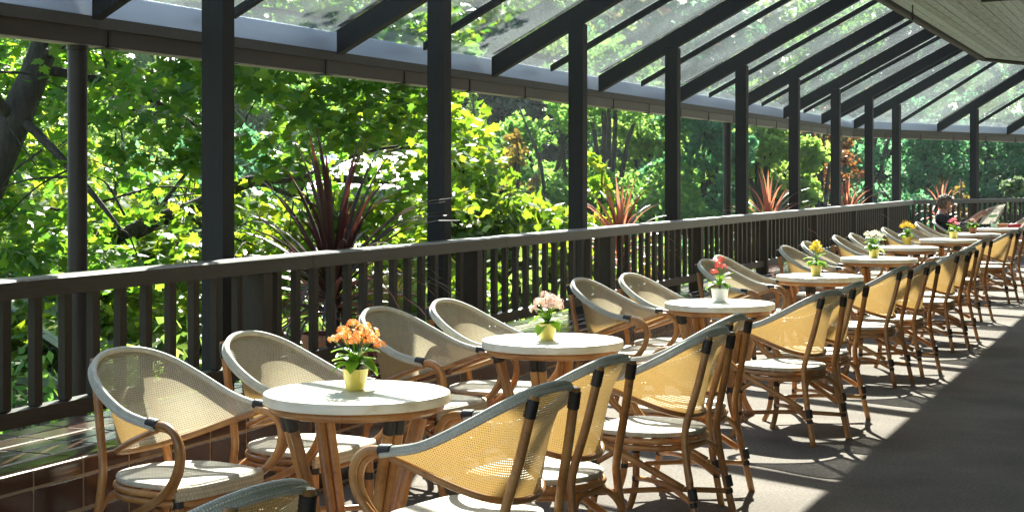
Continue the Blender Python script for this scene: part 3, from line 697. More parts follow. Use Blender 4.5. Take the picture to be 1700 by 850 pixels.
# back-top position (L, t), turn, table, which
LEFT = [(3.81, 5.25, -8, 0, 'nearer'), (3.71, 6.0, -5, 0, 'farther'), (3.79, 7.38, -6, 1, 'nearer'), (3.70, 8.0, -4, 1, 'farther'), (3.64, 10.0, -4, 2, 'nearer'), (3.51, 10.6, -4, 2, 'farther'),
        (3.53, 12.62, -4, 3, 'nearer'), (3.6, 13.32, -3, 3, 'farther'), (3.52, 15.4, -4, 4, 'nearer'), (3.56, 16.55, -3, 4, 'farther'), (3.6, 18.35, -4, 5, 'nearer'), (3.55, 19.05, -3, 5, 'farther'),
        (3.57, 21.4, -4, 6, 'only'), (3.62, 23.3, -4, 7, 'nearer'), (3.55, 24.15, -4, 7, 'farther'), (3.5, 25.6, -3, 8, 'reader')]
RIGHT = [(1.85, 3.05, -12, None, ''), (1.90, 4.9, -14, 0, 'nearer'), (1.97, 5.74, -10, 0, 'farther'), (1.9, 6.95, -10, 1, 'nearer'), (2.0, 7.68, -8, 1, 'farther'), (1.9, 9.52, -16, 2, 'nearer'), (1.9, 10.32, -10, 2, 'farther'),
         (1.92, 12.3, -10, 3, 'nearer'), (1.82, 13.05, -10, 3, 'farther'), (1.82, 14.95, -10, 4, 'nearer'), (1.83, 15.8, -10, 4, 'farther'), (1.95, 18.2, -10, 5, 'only'), (1.92, 20.9, -12, 6, 'nearer'), (1.92, 21.9, -12, 6, 'farther')]
def seatpos(L, t, rz):
    a = R(rz); return L + math.sin(a) * 0.29 * -1, t - math.cos(a) * -0.29
for L, t, dr, ti, wh in LEFT:
    rz = -90 + dr; dx, dy = -math.sin(R(rz)) * .29, math.cos(R(rz)) * .29
    lab = {'only': 'single woven cane armchair on the railing side of ', 'reader': 'cane armchair in which the person reading sits, at '}.get(wh, f'{wh} of two cane armchairs on the railing side of ')
    put_chair(L - dx, t + dy, rz, lab + FN[ti])
for L, t, dr, ti, wh in RIGHT:
    rz = 90 + dr; dx, dy = -math.sin(R(rz)) * .29, math.cos(R(rz)) * .29
    if ti is None: lab = 'cane armchair of which only the grey back rim shows at the bottom edge'
    elif wh == 'only': lab = 'single cane armchair on the aisle side of ' + FN[ti]
    else: lab = f'{wh} of two cane armchairs on the aisle side of ' + FN[ti]
    put_chair(L - dx, t + dy, rz, lab)
fc = at(1706, 358, 28.2)
o = put_chair(-fc.x, fc.y + .1, 150, 'pale cane armchair holding pink clothing beyond the mint flower pot')

# ================================================================== POTTED FLOWERS
def pot_mesh(mat, r0, r1, h):
    m = MB().lathe([(r0 * .96, 0), (r0, .004), (r0 + (r1 - r0) * .55, h * .5), (r1, h * .93), (r1 + .001, h), (r1 - .006, h), (r1 - .009, h * .86)], 28); me = m.mesh('pot', mat, True); smooth_angle(me, 50); return me
def leaf_shape(mat):
    m = MB(); n = 6
    for i in range(n + 1):
        s = i / n; w_ = .36 * math.sin(math.pi * min(1, s * .92 + .06)) ** .75 * (1 if 0 < i else .35); z = .12 * math.sin(s * 3) - .25 * s * s
        m.v += [Vector((-w_, s, z + .07)), Vector((0, s, z)), Vector((w_, s, z + .07))]
    for i in range(n):
        for j in (0, 1): a = i * 3 + j; m.f.append((a, a + 1, a + 4, a + 3))
    return m.mesh('leaf', mat, True)
LEAFM = leaf_shape('leaf_pot')
def floret_head(mat, r, n, rng):
    """a truss: many four-petalled florets on a dome"""
    C, Rr = [], []
    for k in range(n):
        u = rng.uniform(-.35, 1); a = rng.uniform(0, 2 * np.pi); q = math.sqrt(max(0, 1 - u * u)); d = Vector((q * math.cos(a), q * math.sin(a), u * .8)); C.append(d * r * rng.uniform(.7, 1.05))
        z = d.normalized(); x = z.orthogonal().normalized(); x.rotate(Matrix.Rotation(rng.uniform(0, 6), 3, z)); y = z.cross(x); Rr.append([[x.x, y.x, z.x], [x.y, y.y, z.y], [x.z, y.z, z.z]])
    tv = [(0, 0, 0)]; tf = []
    for p in range(4):
        a = p * math.pi / 2; i = len(tv); tv += [(.5 * math.cos(a - .5), .5 * math.sin(a - .5), .12), (.95 * math.cos(a), .95 * math.sin(a), .15), (.5 * math.cos(a + .5), .5 * math.sin(a + .5), .12)]; tf += [(0, i, i + 1), (0, i + 1, i + 2)]
    return leafmesh('flower_head', mat, np.array([tuple(c) for c in C]), np.array(Rr), np.full(n, .0105), tv, tf)
def potted(name, L, t, z, potmat, petal, label, r0=.036, r1=.05, ph=.083, H=.15, nh=9, spread=.07, nl=14, hr=.026, seed=1, leafl=.085):
    rng = np.random.default_rng(seed); root = empty(name, (-L, t, z)); tag(root, label, 'potted plant', 'flower pots on the tables')
    link('pot', pot_mesh(potmat, r0, r1, ph), root); MB().lathe([(r1 - .008, ph * .88), (.012, ph * .93)], 20, capt=True, capb=False).obj('soil', 'soil', root, True)
    for k in range(nl):
        a = k * 2.4 + rng.uniform(-.3, .3); tilt = rng.uniform(-.55, .75); l = leafl * rng.uniform(.7, 1.15); zz = ph + rng.uniform(0, H * .38)
        M = Matrix.Translation((math.cos(a) * .012, math.sin(a) * .012, zz)) @ Matrix.Rotation(a - math.pi / 2, 4, 'Z') @ Matrix.Rotation(tilt, 4, 'X') @ Matrix.Scale(l, 4)
        link('leaf', LEAFM, root, M)
    hm = [floret_head('petal_' + petal, hr * q, int(26 * q), rng) for q in (.85, 1.0, 1.15)]; stems = MB()
    for k in range(nh):
        a = k * 2.39996; q = spread * math.sqrt((k + .3) / nh); zt = ph + H * (1.0 - .35 * (q / spread) ** 2) + rng.uniform(-.012, .012); zt += rng.uniform(-.1, .1) * H; p = Vector((q * math.cos(a), q * math.sin(a), zt))
        stems.tube(crom([(q * .1 * math.cos(a), q * .1 * math.sin(a), ph * .9), (q * .45 * math.cos(a), q * .45 * math.sin(a), ph + H * .45), p], 3), .0022, 5); link('flower_head', hm[k % 3], root, Matrix.Translation(p))
    stems.obj('stems', 'leaf_pot', root, True); return root
ZT = .7415
def ontable(i, px, pyb, **k):             # foot of the pot seen at pixel (px, pyb) on the table plane
    Z = FPX * (HC - ZT) / (pyb - HOR); p = at(px, pyb, Z); return dict(L=-p.x, t=p.y, z=ZT, **k)
potted('flower_pot', **ontable(0, 590, 647), potmat='pot_yellow', petal='orange', label='yellow pot of orange flowers on the nearest table', H=.150, nh=17, spread=.098, hr=.027, seed=3, nl=18)
potted('flower_pot', **ontable(1, 908, 564), potmat='pot_yellow', petal='blush', label='yellow pot of pale pink flowers with broad hanging leaves', H=.125, nh=14, spread=.07, hr=.028, seed=5)
potted('flower_pot', **ontable(2, 1195, 501), potmat='pot_white', petal='coral', label='white pot of coral red flowers', H=.175, nh=5, spread=.04, hr=.026, r0=.043, r1=.058, ph=.088, nl=12, seed=6)
potted('flower_pot', **ontable(3, 1355, 457.5), potmat='pot_yellow', petal='yellow', label='yellow pot with tall stem of clear yellow flowers', H=.19, nh=6, spread=.045, hr=.03, nl=9, seed=8, leafl=.1)
potted('flower_pot', **ontable(4, 1451, 427.5), potmat='pot_yellow', petal='white', label='yellow pot of white flowers with dense leaves', H=.17, nh=12, spread=.1, hr=.036, nl=18, seed=9, r0=.04, r1=.055, leafl=.11)
potted('flower_pot', **ontable(5, 1505.5, 406), potmat='pot_yellow', petal='amber', label='yellow pot of amber yellow flowers', H=.17, nh=10, spread=.075, hr=.038, seed=12, r0=.045, r1=.06, ph=.09)
potted('flower_pot', **ontable(6, 1583, 396), potmat='pot_yellow', petal='pink', label='yellow pot of bright pink flowers before the reading person', H=.16, nh=6, spread=.05, hr=.035, seed=13, r0=.045, r1=.06, ph=.09)
potted('flower_pot', **ontable(7, 1615, 387.5), potmat='terracotta', petal='blush', label='terracotta pot with small pale blooms and green leaves', H=.12, nh=4, spread=.05, hr=.026, seed=14, r0=.045, r1=.06, ph=.085, nl=18)
potted('flower_pot', **ontable(8, 1650, 378), potmat='pot_mint', petal='magenta', label='mint green pot of magenta flowers', H=.15, nh=9, spread=.075, hr=.04, seed=15, r0=.045, r1=.06, ph=.095)
d = ontable(8, 1664, 377.5); m = MB().lathe([(.05, 0), (.075, .02), (.1, .055), (.103, .058), (.096, .056), (.07, .026), (0.01, .016)], 28); ob = m.obj('bowl', 'terracotta', None, True); ob.location = (-d['L'], d['t'], ZT); tag(ob, 'shallow terracotta bowl beside the mint flower pot', 'bowl')
d = ontable(8, 1684, 377); m = MB().lathe([(.06, 0), (.1, .012), (.108, .03), (.1, .046), (.05, .054)], 20, capt=True); ob = m.obj('red_pouch', 'red_vinyl', None, True); ob.scale = (1, .6, 1); ob.location = (-d['L'], d['t'], ZT); tag(ob, 'small red pouch lying on the farthest table', 'pouch')
fo = o
m = MB(); N = 18
for j in range(9):
    for k in range(N):
        a = 2 * math.pi * k / N; z = j / 8; rr = (.17 - .05 * z) * (1 + .1 * math.sin(3 * a + j)) * math.sqrt(max(.02, 1 - (z * .96) ** 4)); m.v.append(Vector((rr * math.cos(a), rr * .6 * math.sin(a), z * .3)))
for j in range(8):
    for k in range(N): m.f.append((j * N + k, j * N + (k + 1) % N, (j + 1) * N + (k + 1) % N, (j + 1) * N + k))
m.f += [tuple(reversed(range(N))), tuple(range(8 * N, 9 * N))]
ob = m.obj('cardigan', 'pink_knit', None, True); ob.location = fo.location + Vector((0, 0, .457)); tag(ob, 'pale pink cardigan bundled on a chair at the far end', 'cardigan')

# ================================================================== PLANTERS BEHIND THE RAIL
def blade_mesh(mat, bend, wid, k=8):
    m = MB()
    for i in range(k + 1):
        s = i / k; w_ = wid * min(1, .45 + s * 2.2) * (1 - s ** 2.6) + .002; a = bend * s * s
        y = s * math.sin(a) * .9; z = s * math.cos(a * .9); m.v += [Vector((-w_, y, z + .0)), Vector((0, y - w_ * .5, z)), Vector((w_, y, z))]
    for i in range(k):
        for j in (0, 1): q = i * 3 + j; m.f.append((q, q + 1, q + 4, q + 3))
    return m.mesh('leaf', mat, True)
BL = {mt: [blade_mesh(mt, b, wd) for b, wd in ((.15, .032), (.4, .03), (.75, .028), (1.15, .027))] for mt in ('blade_dark', 'blade_red')}
potbig = MB().lathe([(.13, 0), (.19, .36), (.205, .365), (.205, .405), (.185, .405), (.18, .36)], 28).mesh('pot', 'terracotta', True); smooth_angle(potbig, 40)
def spiky(L, t, label, H, n, mats, seed, wide=1.2):
    rng = random.Random(seed); root = empty('spiky_plant', (-L, t, .20)); tag(root, label, 'plant', 'spiky plants in pots behind the railing')
    link('pot', potbig, root); MB().lathe([(.18, .37), (.02, .385)], 20, capt=True, capb=False).obj('soil', 'soil', root)
    MB().tube([(0, 0, .36), (.01, 0, .55), (0, .01, .72)], [.045, .03], 8).obj('stem', 'bark', root, True)
    for k in range(n):
        a = k * 2.4 + rng.uniform(-.2, .2); u = (k + .5) / n; tilt = .08 + wide * u ** (1.05 if wide < 1.3 else .85) + rng.uniform(-.12, .12); l = H * (1 - .22 * u) * rng.uniform(.8, 1.1)
        mt = mats[0] if rng.random() < mats[2] or (mats[0] == 'blade_dark' and u < .45) else mats[1]; bi = min(3, int(u * 3 + rng.uniform(0, 1)))
        M = Matrix.Translation((0, 0, .50 + .2 * (1 - u))) @ Matrix.Rotation(a, 4, 'Z') @ Matrix.Rotation(-tilt, 4, 'X') @ Matrix.Diagonal((l * (.85 if wide < 1.3 else .66), l, l, 1))
        link('leaf', BL[mt][bi], root, M)
spiky(4.78, 8.72, 'large dark maroon spiky plant in terracotta pot between first and second posts', .95, 110, ('blade_dark', 'blade_red', .82), 1, 1.45)
spiky(4.78, 14.2, 'red spiky plant behind the railing right of the third wide post', .76, 56, ('blade_red', 'blade_dark', .72), 2)
spiky(4.78, 20.0, 'red spiky plant behind the railing beyond the thin round column', .76, 52, ('blade_red', 'blade_dark', .78), 3)
spiky(4.78, 25.3, 'red spiky plant behind the railing just before the reading person', .78, 50, ('blade_red', 'blade_dark', .78), 4)
pp = P2n(4.8, 2.0); spiky(-pp.x, pp.y, 'small red spiky plant behind the reading person', .72, 34, ('blade_red', 'blade_dark', .75), 5)
gb = [MB() for _ in range(3)]
def grass_blade(k):
    m = MB(); n = 9; L_ = (.62, .5, .7)[k]; bend = (1.9, 1.4, 2.3)[k]; y = z = 0
    for i in range(n + 1):
        s = i / n; a = bend * s ** 1.3; w_ = .005 * (1 - s ** 2) + .0008
        m.v += [Vector((-w_, y, z)), Vector((w_, y, z))]; y += math.sin(a) * L_ / n; z += math.cos(a) * L_ / n
    for i in range(n): m.f.append((2 * i, 2 * i + 1, 2 * i + 3, 2 * i + 2))
    return m.mesh('blade', 'blade_grass', True)
GBM = [grass_blade(k) for k in range(3)]
def grassy(L, t, label, n, seed, z=.20):
    rng = random.Random(seed); root = empty('arching_grass', (-L, t, z)); tag(root, label, 'plant', 'arching grasses behind the railing'); link('pot', potbig, root)
    for k in range(n):
        M = Matrix.Translation((rng.uniform(-.1, .1), rng.uniform(-.1, .1), .37)) @ Matrix.Rotation(rng.uniform(0, 6.28), 4, 'Z') @ Matrix.Rotation(-rng.uniform(0, .5), 4, 'X') @ Matrix.Scale(rng.uniform(.8, 1.4), 4); link('blade', GBM[k % 3], root, M)
grassy(4.72, 9.25, 'arching yellow-green grass beside the large dark spiky plant', 90, 21); grassy(4.72, 15.0, 'arching yellow-green grass beside the second spiky plant', 50, 22); grassy(4.72, 24.0, 'arching yellow-green grass poking through railing before the reading person', 50, 23)

# ================================================================== TREES AND GARDEN
def crown_pts(ells, n_spray, per, rad, thick, rng):
    """leaf centres in flat sprays spread through a set of ellipsoids (centre, radii)"""
    vol = np.array([e[1][0] * e[1][1] * e[1][2] for e in ells]); ch = rng.choice(len(ells), n_spray, p=vol / vol.sum()); C = []
    for k in ch:
        c, r = ells[k]; d = rng.normal(size=3); d /= np.linalg.norm(d); q = rng.uniform(.25, 1) ** .5; p = np.array(c) + d * np.array(r) * q
        th = rng.uniform(0, 2 * np.pi, per); rr = rad * np.sqrt(rng.uniform(0, 1, per)) * rng.uniform(.6, 1.2); tx, ty = rng.normal(0, .25, 2)
        x, y = rr * np.cos(th), rr * np.sin(th); C.append(np.stack([p[0] + x, p[1] + y, p[2] + tx * x + ty * y + rng.normal(0, thick, per) - .35 * rr * rr / rad], -1))
    return np.concatenate(C)
def leafy(name, mat, C, size, tmpl, parent, tilt=.6, rng=RNG):
    me = leafmesh(name, mat, C, rots(len(C), tilt, rng), size * rng.uniform(.65, 1.2, len(C)), *tmpl); ob = link(name, me, parent); ob['kind'] = 'stuff'; return ob
def limb(m, pts, r0, r1): m.tube(crom(pts, 6), [r0, r1], 8)
rg = np.random.default_rng(5)
def E(x, y, Z, rx, ry=None, rz=None): p = at(x, y, Z); return (tuple(p), (rx, ry or rx, rz or rx))
# big maple at the left
base = at(-60, 300, 13.2); tr = empty('maple_tree', (base.x, base.y, -3.2)); ti = Matrix.Translation(-tr.location)
tag(tr, 'large maple with leaning lichen-spotted trunk and broad lobed leaves beyond the railing', 'tree')
m = MB(); m.tube([ti @ p for p in crom([Vector((base.x - .5, base.y - .3, -3.3)), at(-95, 520, 13.1), at(-20, 300, 13.1), at(28, 190, 13.1), at(62, 110, 13.2), at(110, -40, 13.6), at(180, -220, 14.2), at(190, -420, 14.5)], 6)], [.2, .05], 12); m.obj('trunk', 'bark', tr, True)
limbs = [[at(62, 115, 13.2), at(150, 130, 13.4), at(260, 170, 13.7), at(360, 230, 14)], [at(28, 190, 13.1), at(90, 250, 12.9), at(160, 330, 12.8), at(200, 380, 12.7)], [at(70, 95, 13.2), at(180, 30, 13), at(330, 10, 13), at(520, 30, 13.2), at(640, 90, 13.4)],
         [at(110, -40, 13.6), at(300, -90, 13.4), at(560, -60, 13.6)], [at(20, 200, 13.1), at(-40, 120, 12.4), at(-120, 60, 12)]]
m = MB()
for l in limbs: limb(m, [ti @ p for p in l], .045, .012)
for l in limbs:
    for k in range(7):
        p = l[1].lerp(l[-1], k / 6) + Vector((rg.normal(0, .1), rg.normal(0, .1), 0)); q = p + Vector((rg.normal(0, .5), rg.normal(0, .5), rg.normal(-.15, .35))); limb(m, [ti @ p, ti @ (p.lerp(q, .5) + Vector((0, 0, .08))), ti @ q], .012, .004)
m.obj('branches', 'bark', tr, True)
ells = [E(40, 110, 14.2, .95, .9, .5), E(-120, 200, 14.4, 1.2, 1.0, 1.1), E(20, 75, 12.6, .5, .5, .12), E(235, 165, 12.3, .62, .9, .42), E(295, 235, 12.5, .42, .7, .36), E(230, 110, 13.2, 1.0, 1.0, .3), E(470, 150, 12.6, .75, .9, .42), E(600, 170, 13.3, .72, .9, .45),
        E(480, 250, 13.0, .5, .7, .3), E(620, 250, 14.0, .6, .7, .22), E(520, 20, 12.8, 1.2, 1.2, .45), E(300, -30, 13, 1.3, 1.4, .5), E(80, 310, 13.5, .8, 1, .45), E(100, 410, 13.3, .9, 1, .3), E(650, 60, 14, .8, 1, .4), E(200, -200, 14, 2.2, 2, .8), E(500, -220, 14.5, 1.8, 1.8, .7)]
C = crown_pts(ells, 560, 26, .34, .05, rg) - np.array(tr.location); leafy('crown', 'leaf_maple', C, .118, MAPLE, tr, .55, rg)
# second maple: arching limb rising from below the rail
base = at(120, 450, 15.5); tr = empty('maple_tree', (base.x, base.y, -3.2)); ti = Matrix.Translation(-tr.location); tag(tr, 'maple with long arching dark limb behind the thick round column', 'tree')
m = MB(); m.tube([ti @ p for p in crom([Vector((base.x, base.y, -3.4)), at(125, 560, 15.4), at(165, 425, 15.2), at(235, 378, 15), at(320, 345, 15), at(400, 306, 15), at(480, 295, 15), at(580, 298, 15), at(665, 302, 15.2)], 6)], [.115, .03], 10); m.obj('trunk', 'bark', tr, True)
m = MB()
for l in ([at(245, 372, 15), at(300, 300, 15), at(345, 240, 15.2)], [at(160, 400, 15.2), at(100, 350, 15.4), at(10, 345, 15.6)], [at(300, 355, 15), at(360, 385, 14.8), at(430, 410, 14.6)], [at(420, 300, 15), at(520, 340, 14.8), at(620, 400, 14.6)], [at(500, 296, 15), at(600, 255, 15), at(680, 240, 15)], [at(200, 395, 15), at(190, 330, 15.2), at(205, 250, 15.4), at(190, 170, 15.6)]):
    limb(m, [ti @ p for p in l], .028, .008)
    for k in range(6):
        p = l[0].lerp(l[-1], .2 + k / 7); q = p + Vector((rg.normal(0, .45), rg.normal(0, .45), rg.normal(-.1, .3))); limb(m, [ti @ p, ti @ (p.lerp(q, .5) + Vector((0, 0, .06))), ti @ q], .009, .003)
m.obj('branches', 'bark', tr, True)
ells = [E(90, 390, 15.6, 1.0, 1.0, .3), E(230, 330, 15.8, .6, .8, .25), E(200, 440, 15.2, .9, 1, .3), E(420, 345, 15.2, .6, .8, .2), E(430, 420, 15, .7, .8, .25), E(560, 350, 15.4, .6, .7, .25), E(640, 390, 15.4, .7, .7, .3), E(700, 320, 15.8, .3, .6, .35), E(60, 250, 16.2, .7, .9, .4), E(430, 270, 15.6, .4, .6, .2), E(680, 190, 16, .45, .7, .4), E(600, 470, 15, 1.2, 1, .4), E(300, 520, 14.8, 1.3, 1, .5), E(60, 540, 14.8, 1.1, 1, .5)]
C = crown_pts(ells, 420, 26, .34, .05, rg) - np.array(tr.location); leafy('crown', 'leaf_maple_bright', C, .12, MAPLE, tr, .6, rg)
# sunlit maple in the open bay
base = at(800, 420, 18); tr = empty('maple_tree', (base.x, base.y, -3.2)); ti = Matrix.Translation(-tr.location); tag(tr, 'bright sunlit yellow-green maple between second and third posts', 'tree')
m = MB(); m.tube([ti @ p for p in crom([Vector((base.x, base.y, -3.4)), at(800, 560, 18), at(790, 420, 18), at(770, 300, 18), at(752, 200, 18.2)], 5)], [.11, .02], 10); m.obj('trunk', 'bark', tr, True)
m = MB()
for l in ([at(795, 440, 18), at(850, 380, 17.8), at(930, 355, 17.8)], [at(782, 370, 18), at(830, 320, 17.8), at(880, 320, 17.8)], [at(772, 310, 18), at(740, 250, 17.8), at(700, 220, 17.6)], [at(790, 440, 18), at(720, 400, 17.8), at(660, 380, 17.6)]): limb(m, [ti @ p for p in l], .03, .006)
m.obj('branches', 'bark', tr, True)
ells = [E(762, 225, 18, .26, .6, .3), E(785, 290, 17.8, .34, .7, .3), E(770, 370, 17.6, .6, .8, .38), E(850, 365, 17.6, .45, .7, .26), E(920, 385, 17.6, .5, .7, .22), E(880, 440, 17.2, .9, .8, .32), E(700, 430, 17.2, .8, .8, .4), E(740, 300, 18.6, .35, .7, .5), E(1000, 470, 17.2, .9, .8, .3)]
C = crown_pts(ells, 300, 26, .30, .06, rg) - np.array(tr.location); leafy('crown', 'leaf_maple_bright', C, .125, MAPLE, tr, .65, rg)
# slim young tree peeping over the rail
base = at(1000, 420, 18.5); tr = empty('young_tree', (base.x, base.y, -3.2)); ti = Matrix.Translation(-tr.location); tag(tr, 'slim young tree with glowing yellow-green leaves right of the third post', 'tree')
m = MB().tube([ti @ p for p in crom([Vector((base.x, base.y, -3.4)), at(1000, 500, 18.5), at(998, 380, 18.5), at(1000, 262, 18.5)], 5)], [.035, .008], 8); m.obj('trunk', 'bark', tr, True)
C = crown_pts([E(1000, 280, 18.5, .16, .2, .12), E(996, 320, 18.5, .2, .25, .14), E(1004, 375, 18.5, .3, .3, .2), E(990, 440, 18.3, .4, .4, .3)], 24, 14, .14, .05, rg) - np.array(tr.location); leafy('crown', 'leaf_maple_bright', C, .15, MAPLE, tr, .9, rg)
# shrubs below the rail
for k, (x, y, Z, r, mt, lb) in enumerate([(60, 640, 11.5, .9, 'leaf_green', 'dark leafy shrub low behind the slats at the left end'), (250, 640, 12.5, .8, 'leaf_light', 'light leafy shrub low behind the slats by the round column'), (480, 610, 13, .9, 'leaf_light', 'bright leafy shrub low behind the slats by the first wide post'),
        (680, 560, 14, .9, 'leaf_green', 'leafy shrub low behind the slats below the dark spiky plant'), (830, 520, 15, 1.0, 'leaf_light', 'yellow-green shrub low behind the slats of the second open bay'), (940, 490, 16.5, 1.0, 'leaf_light', 'yellow-green shrub low behind the slats near the third post'), (1070, 470, 19, 1.2, 'leaf_green', 'leafy shrub low behind the slats near the fourth post'), (1180, 450, 22, 1.4, 'leaf_light', 'leafy shrub low behind the slats near the fifth post')]):
    p = at(x, y, Z); g = terrain_h(p.x, p.y); top = p.z + .6; root = empty('shrub', (p.x, p.y, g)); tag(root, lb, 'shrub', 'shrubs below the terrace'); h = top - g
    m = MB()
    for q in range(6): m.tube(crom([(0, 0, 0), (rg.normal(0, .2), rg.normal(0, .2), h * .4), (rg.normal(0, .5), rg.normal(0, .5), h * .85)], 3), [.03, .006], 6)
    m.obj('stems', 'bark', root, True)
    C = crown_pts([((0, 0, h * .55), (r, r, h * .45))], 150, 22, .28, .06, rg); leafy('foliage', mt, C, .13, OVAL, root, .8, rg)

# farther trees: trunk + limbs + crown of leaf clumps
def far_tree(x, Z, top, wid, mat, label, name='tree', n=5200, ls=.26, kind='round', seed=0, bare=.0, base_y=None):
    rng = np.random.default_rng(seed + 100); p = at(x, HOR, Z); g = terrain_h(p.x, p.y); H = top - g; root = empty(name, (p.x, p.y, g - .1)); tag(root, label, 'tree', 'trees across the garden')
    m = MB(); m.tube(crom([(0, 0, 0), (rng.normal(0, .15), rng.normal(0, .15), H * .35), (rng.normal(0, .3), rng.normal(0, .3), H * .7), (0, 0, H * .97)], 4), [.04 + H * .009, .02], 8); m.obj('trunk', 'bark', root, True)
    m = MB()
    if kind == 'cone':
        u = rng.uniform(0, 1, n) ** .62; z = H * (1 - u * .93); r = wid * u ** .8; tier = (np.sin(z * 2 * np.pi / (H / 13)) * .16 + .84); a = rng.uniform(0, 2 * np.pi, n); q = r * tier * np.sqrt(rng.uniform(.25, 1, n)); lob = 1 + .18 * np.sin(a * 5 + z * 3)
        C = np.stack([q * lob * np.cos(a), q * lob * np.sin(a), z - .18 * q], -1)
        for k in range(16): b = 2.4 * k; zz = H * (.2 + .045 * k); rr = wid * (1 - zz / H) ** .8 * .9; m.tube([(0, 0, zz), (rr * math.cos(b), rr * math.sin(b), zz - .15 * rr)], [.05, .01], 5)
    else:
        nb = 44 if kind == 'round' else 40; ells = []
        for k in range(nb):
            d = rng.normal(size=3); d /= np.linalg.norm(d); q = rng.uniform(.45, .92); c = np.array([d[0] * wid * q, d[1] * wid * q, H * .52 + d[2] * H * .46 * q]); s = wid * rng.uniform(.2, .36); ells.append((tuple(c), (s, s, s * .75)))
            if k < 16: m.tube(crom([(0, 0, H * rng.uniform(.22, .5)), (c[0] * .5, c[1] * .5, c[2] * .9), tuple(c)], 3), [.05 + .004 * H, .012], 6)
        per = 26; C = crown_pts(ells, n // per, per, wid * .14, wid * .035, rng)
        if bare: C = C[rng.uniform(size=len(C)) > bare]
    m.obj('branches', 'bark', root, True)['kind'] = 'stuff'; leafy('crown', mat, C, ls, CLUMP, root, .8, rng)
FT = [
 # x, Z, top height, crown radius, material, label, kind
 (800, 62, 10.5, 3.6, 'leaf_dark', 'dark evergreen far off right of the second post', 'cone'), (690, 66, 11, 4.0, 'leaf_dark', 'dark evergreen far off hidden mostly by the second post', 'cone'), (886, 68, 11.5, 4.0, 'leaf_dark', 'dark evergreen far off left of the third post', 'cone'),
 (785, 42, 4.3, .85, 'leaf_light', 'narrow pale cypress rising behind the sunlit maple', 'cone'), (818, 43, 2.6, .8, 'leaf_light', 'small pale cypress beside the narrow one', 'cone'),
 (862, 36, 3.4, .95, 'leaf_ochre', 'small tree with rusty yellow top left of the third post', 'loose'),
 (890, 34, 1.9, 1.1, 'leaf_light', 'low yellow-green tree just left of the third post', 'round'),
 (1010, 37, 5.6, 2.5, 'leaf_green', 'broad mid-green tree filling the bay right of the third post', 'round'), (905, 39, 4.6, 1.7, 'leaf_green', 'mid-green tree straddling the third post', 'round'),
 (1085, 42, 5.0, 1.7, 'leaf_light', 'lighter green tree left of the fourth post', 'round'), (1165, 38, 4.4, 1.5, 'leaf_teal', 'blue-green tree between fourth and fifth posts', 'round'), (1200, 47, 5.4, 2.0, 'leaf_green', 'green tree behind the thin round column', 'round'),
 (1268, 40, 4.6, 1.5, 'leaf_light', 'sunny light green tree between fifth and sixth posts', 'round'), (1335, 46, 3.2, 1.2, 'leaf_light', 'low light green tree just right of the sixth post', 'round'), (1360, 43, 4.6, 1.0, 'leaf_rust', 'thin rusty brown tree between sixth and seventh posts', 'loose'), (1412, 44, 3.8, .8, 'leaf_rust', 'thin rusty brown tree right of the seventh post', 'loose'),
 (1440, 52, 6.0, 2.2, 'leaf_teal', 'dark blue-green tree behind the eighth post', 'round'), (1545, 54, 6.5, 2.8, 'leaf_teal', 'dark blue-green tree above the reading person', 'cone'), (1640, 56, 6.6, 2.8, 'leaf_teal', 'dark blue-green tree at the right end', 'cone'), (1740, 54, 6.6, 2.8, 'leaf_teal', 'dark blue-green tree just outside the right end', 'cone'), (1490, 60, 8, 3, 'leaf_dark', 'dark evergreen behind the ninth post', 'cone'),
 (1595, 40, 1.75, .85, 'leaf_ochre', 'golden shrub-like tree behind the last post', 'loose'), (1685, 42, 2.0, .8, 'leaf_silver', 'silvery green small tree at the right edge', 'round'),
 (960, 31, 1.2, 1.5, 'leaf_green', 'low bushy tree just above the railing left of the third spiky plant', 'round'), (1130, 33, 1.3, 1.5, 'leaf_teal', 'low bushy tree just above the railing at the fourth post', 'round'), (1230, 36, 1.5, 1.6, 'leaf_green', 'low bushy tree just above the railing at the fifth post', 'round'), (1455, 40, 1.7, 1.6, 'leaf_teal', 'low bushy tree just above the railing at the eighth post', 'round'),
 (40, 34, 4.0, 2.4, 'leaf_light', 'light green tree far behind the leaning maple trunk', 'round'), (190, 38, 4.0, 2.4, 'leaf_light', 'light green tree far behind the thick round column', 'round'), (330, 36, 3.0, 2.2, 'leaf_teal', 'blue-green tree far behind the first wide post', 'round'), (470, 42, 4.5, 2.6, 'leaf_green', 'green tree far behind the dark spiky plant', 'round'), (-90, 40, 5, 3, 'leaf_green', 'green tree far beyond the left edge', 'round'),
]
for k in range(15):            # tall row on the hillside, seen through the roof glass
    x = -120 + 135 * k + RNG.uniform(-30, 30); FT.append((x, 70 + 9 * (k % 3), 12.5 + 2.5 * RNG.uniform(), 4.6, ('leaf_green', 'leaf_teal', 'leaf_light', 'leaf_green')[k % 4], None, 'round'))
ORD = 'first second third fourth fifth sixth seventh eighth ninth tenth eleventh twelfth thirteenth fourteenth fifteenth'.split()
hk = 0
for k, (x, Z, top, wd, mt, lb, kd) in enumerate(FT):
    if lb is None: lb = f'tall hillside tree seen through the glass roof, {ORD[hk]} from the left'; hk += 1
    big = wd > 3; near = wd < 1.3
    far_tree(x, Z, top, wd, mt, lb, 'conifer_tree' if kd == 'cone' else 'deciduous_tree', n=(19000 if big else 5000 if near else 17000), ls=(.29 if big else .12 if near else .145), kind=kd, seed=k, bare=.45 if kd == 'loose' else 0)

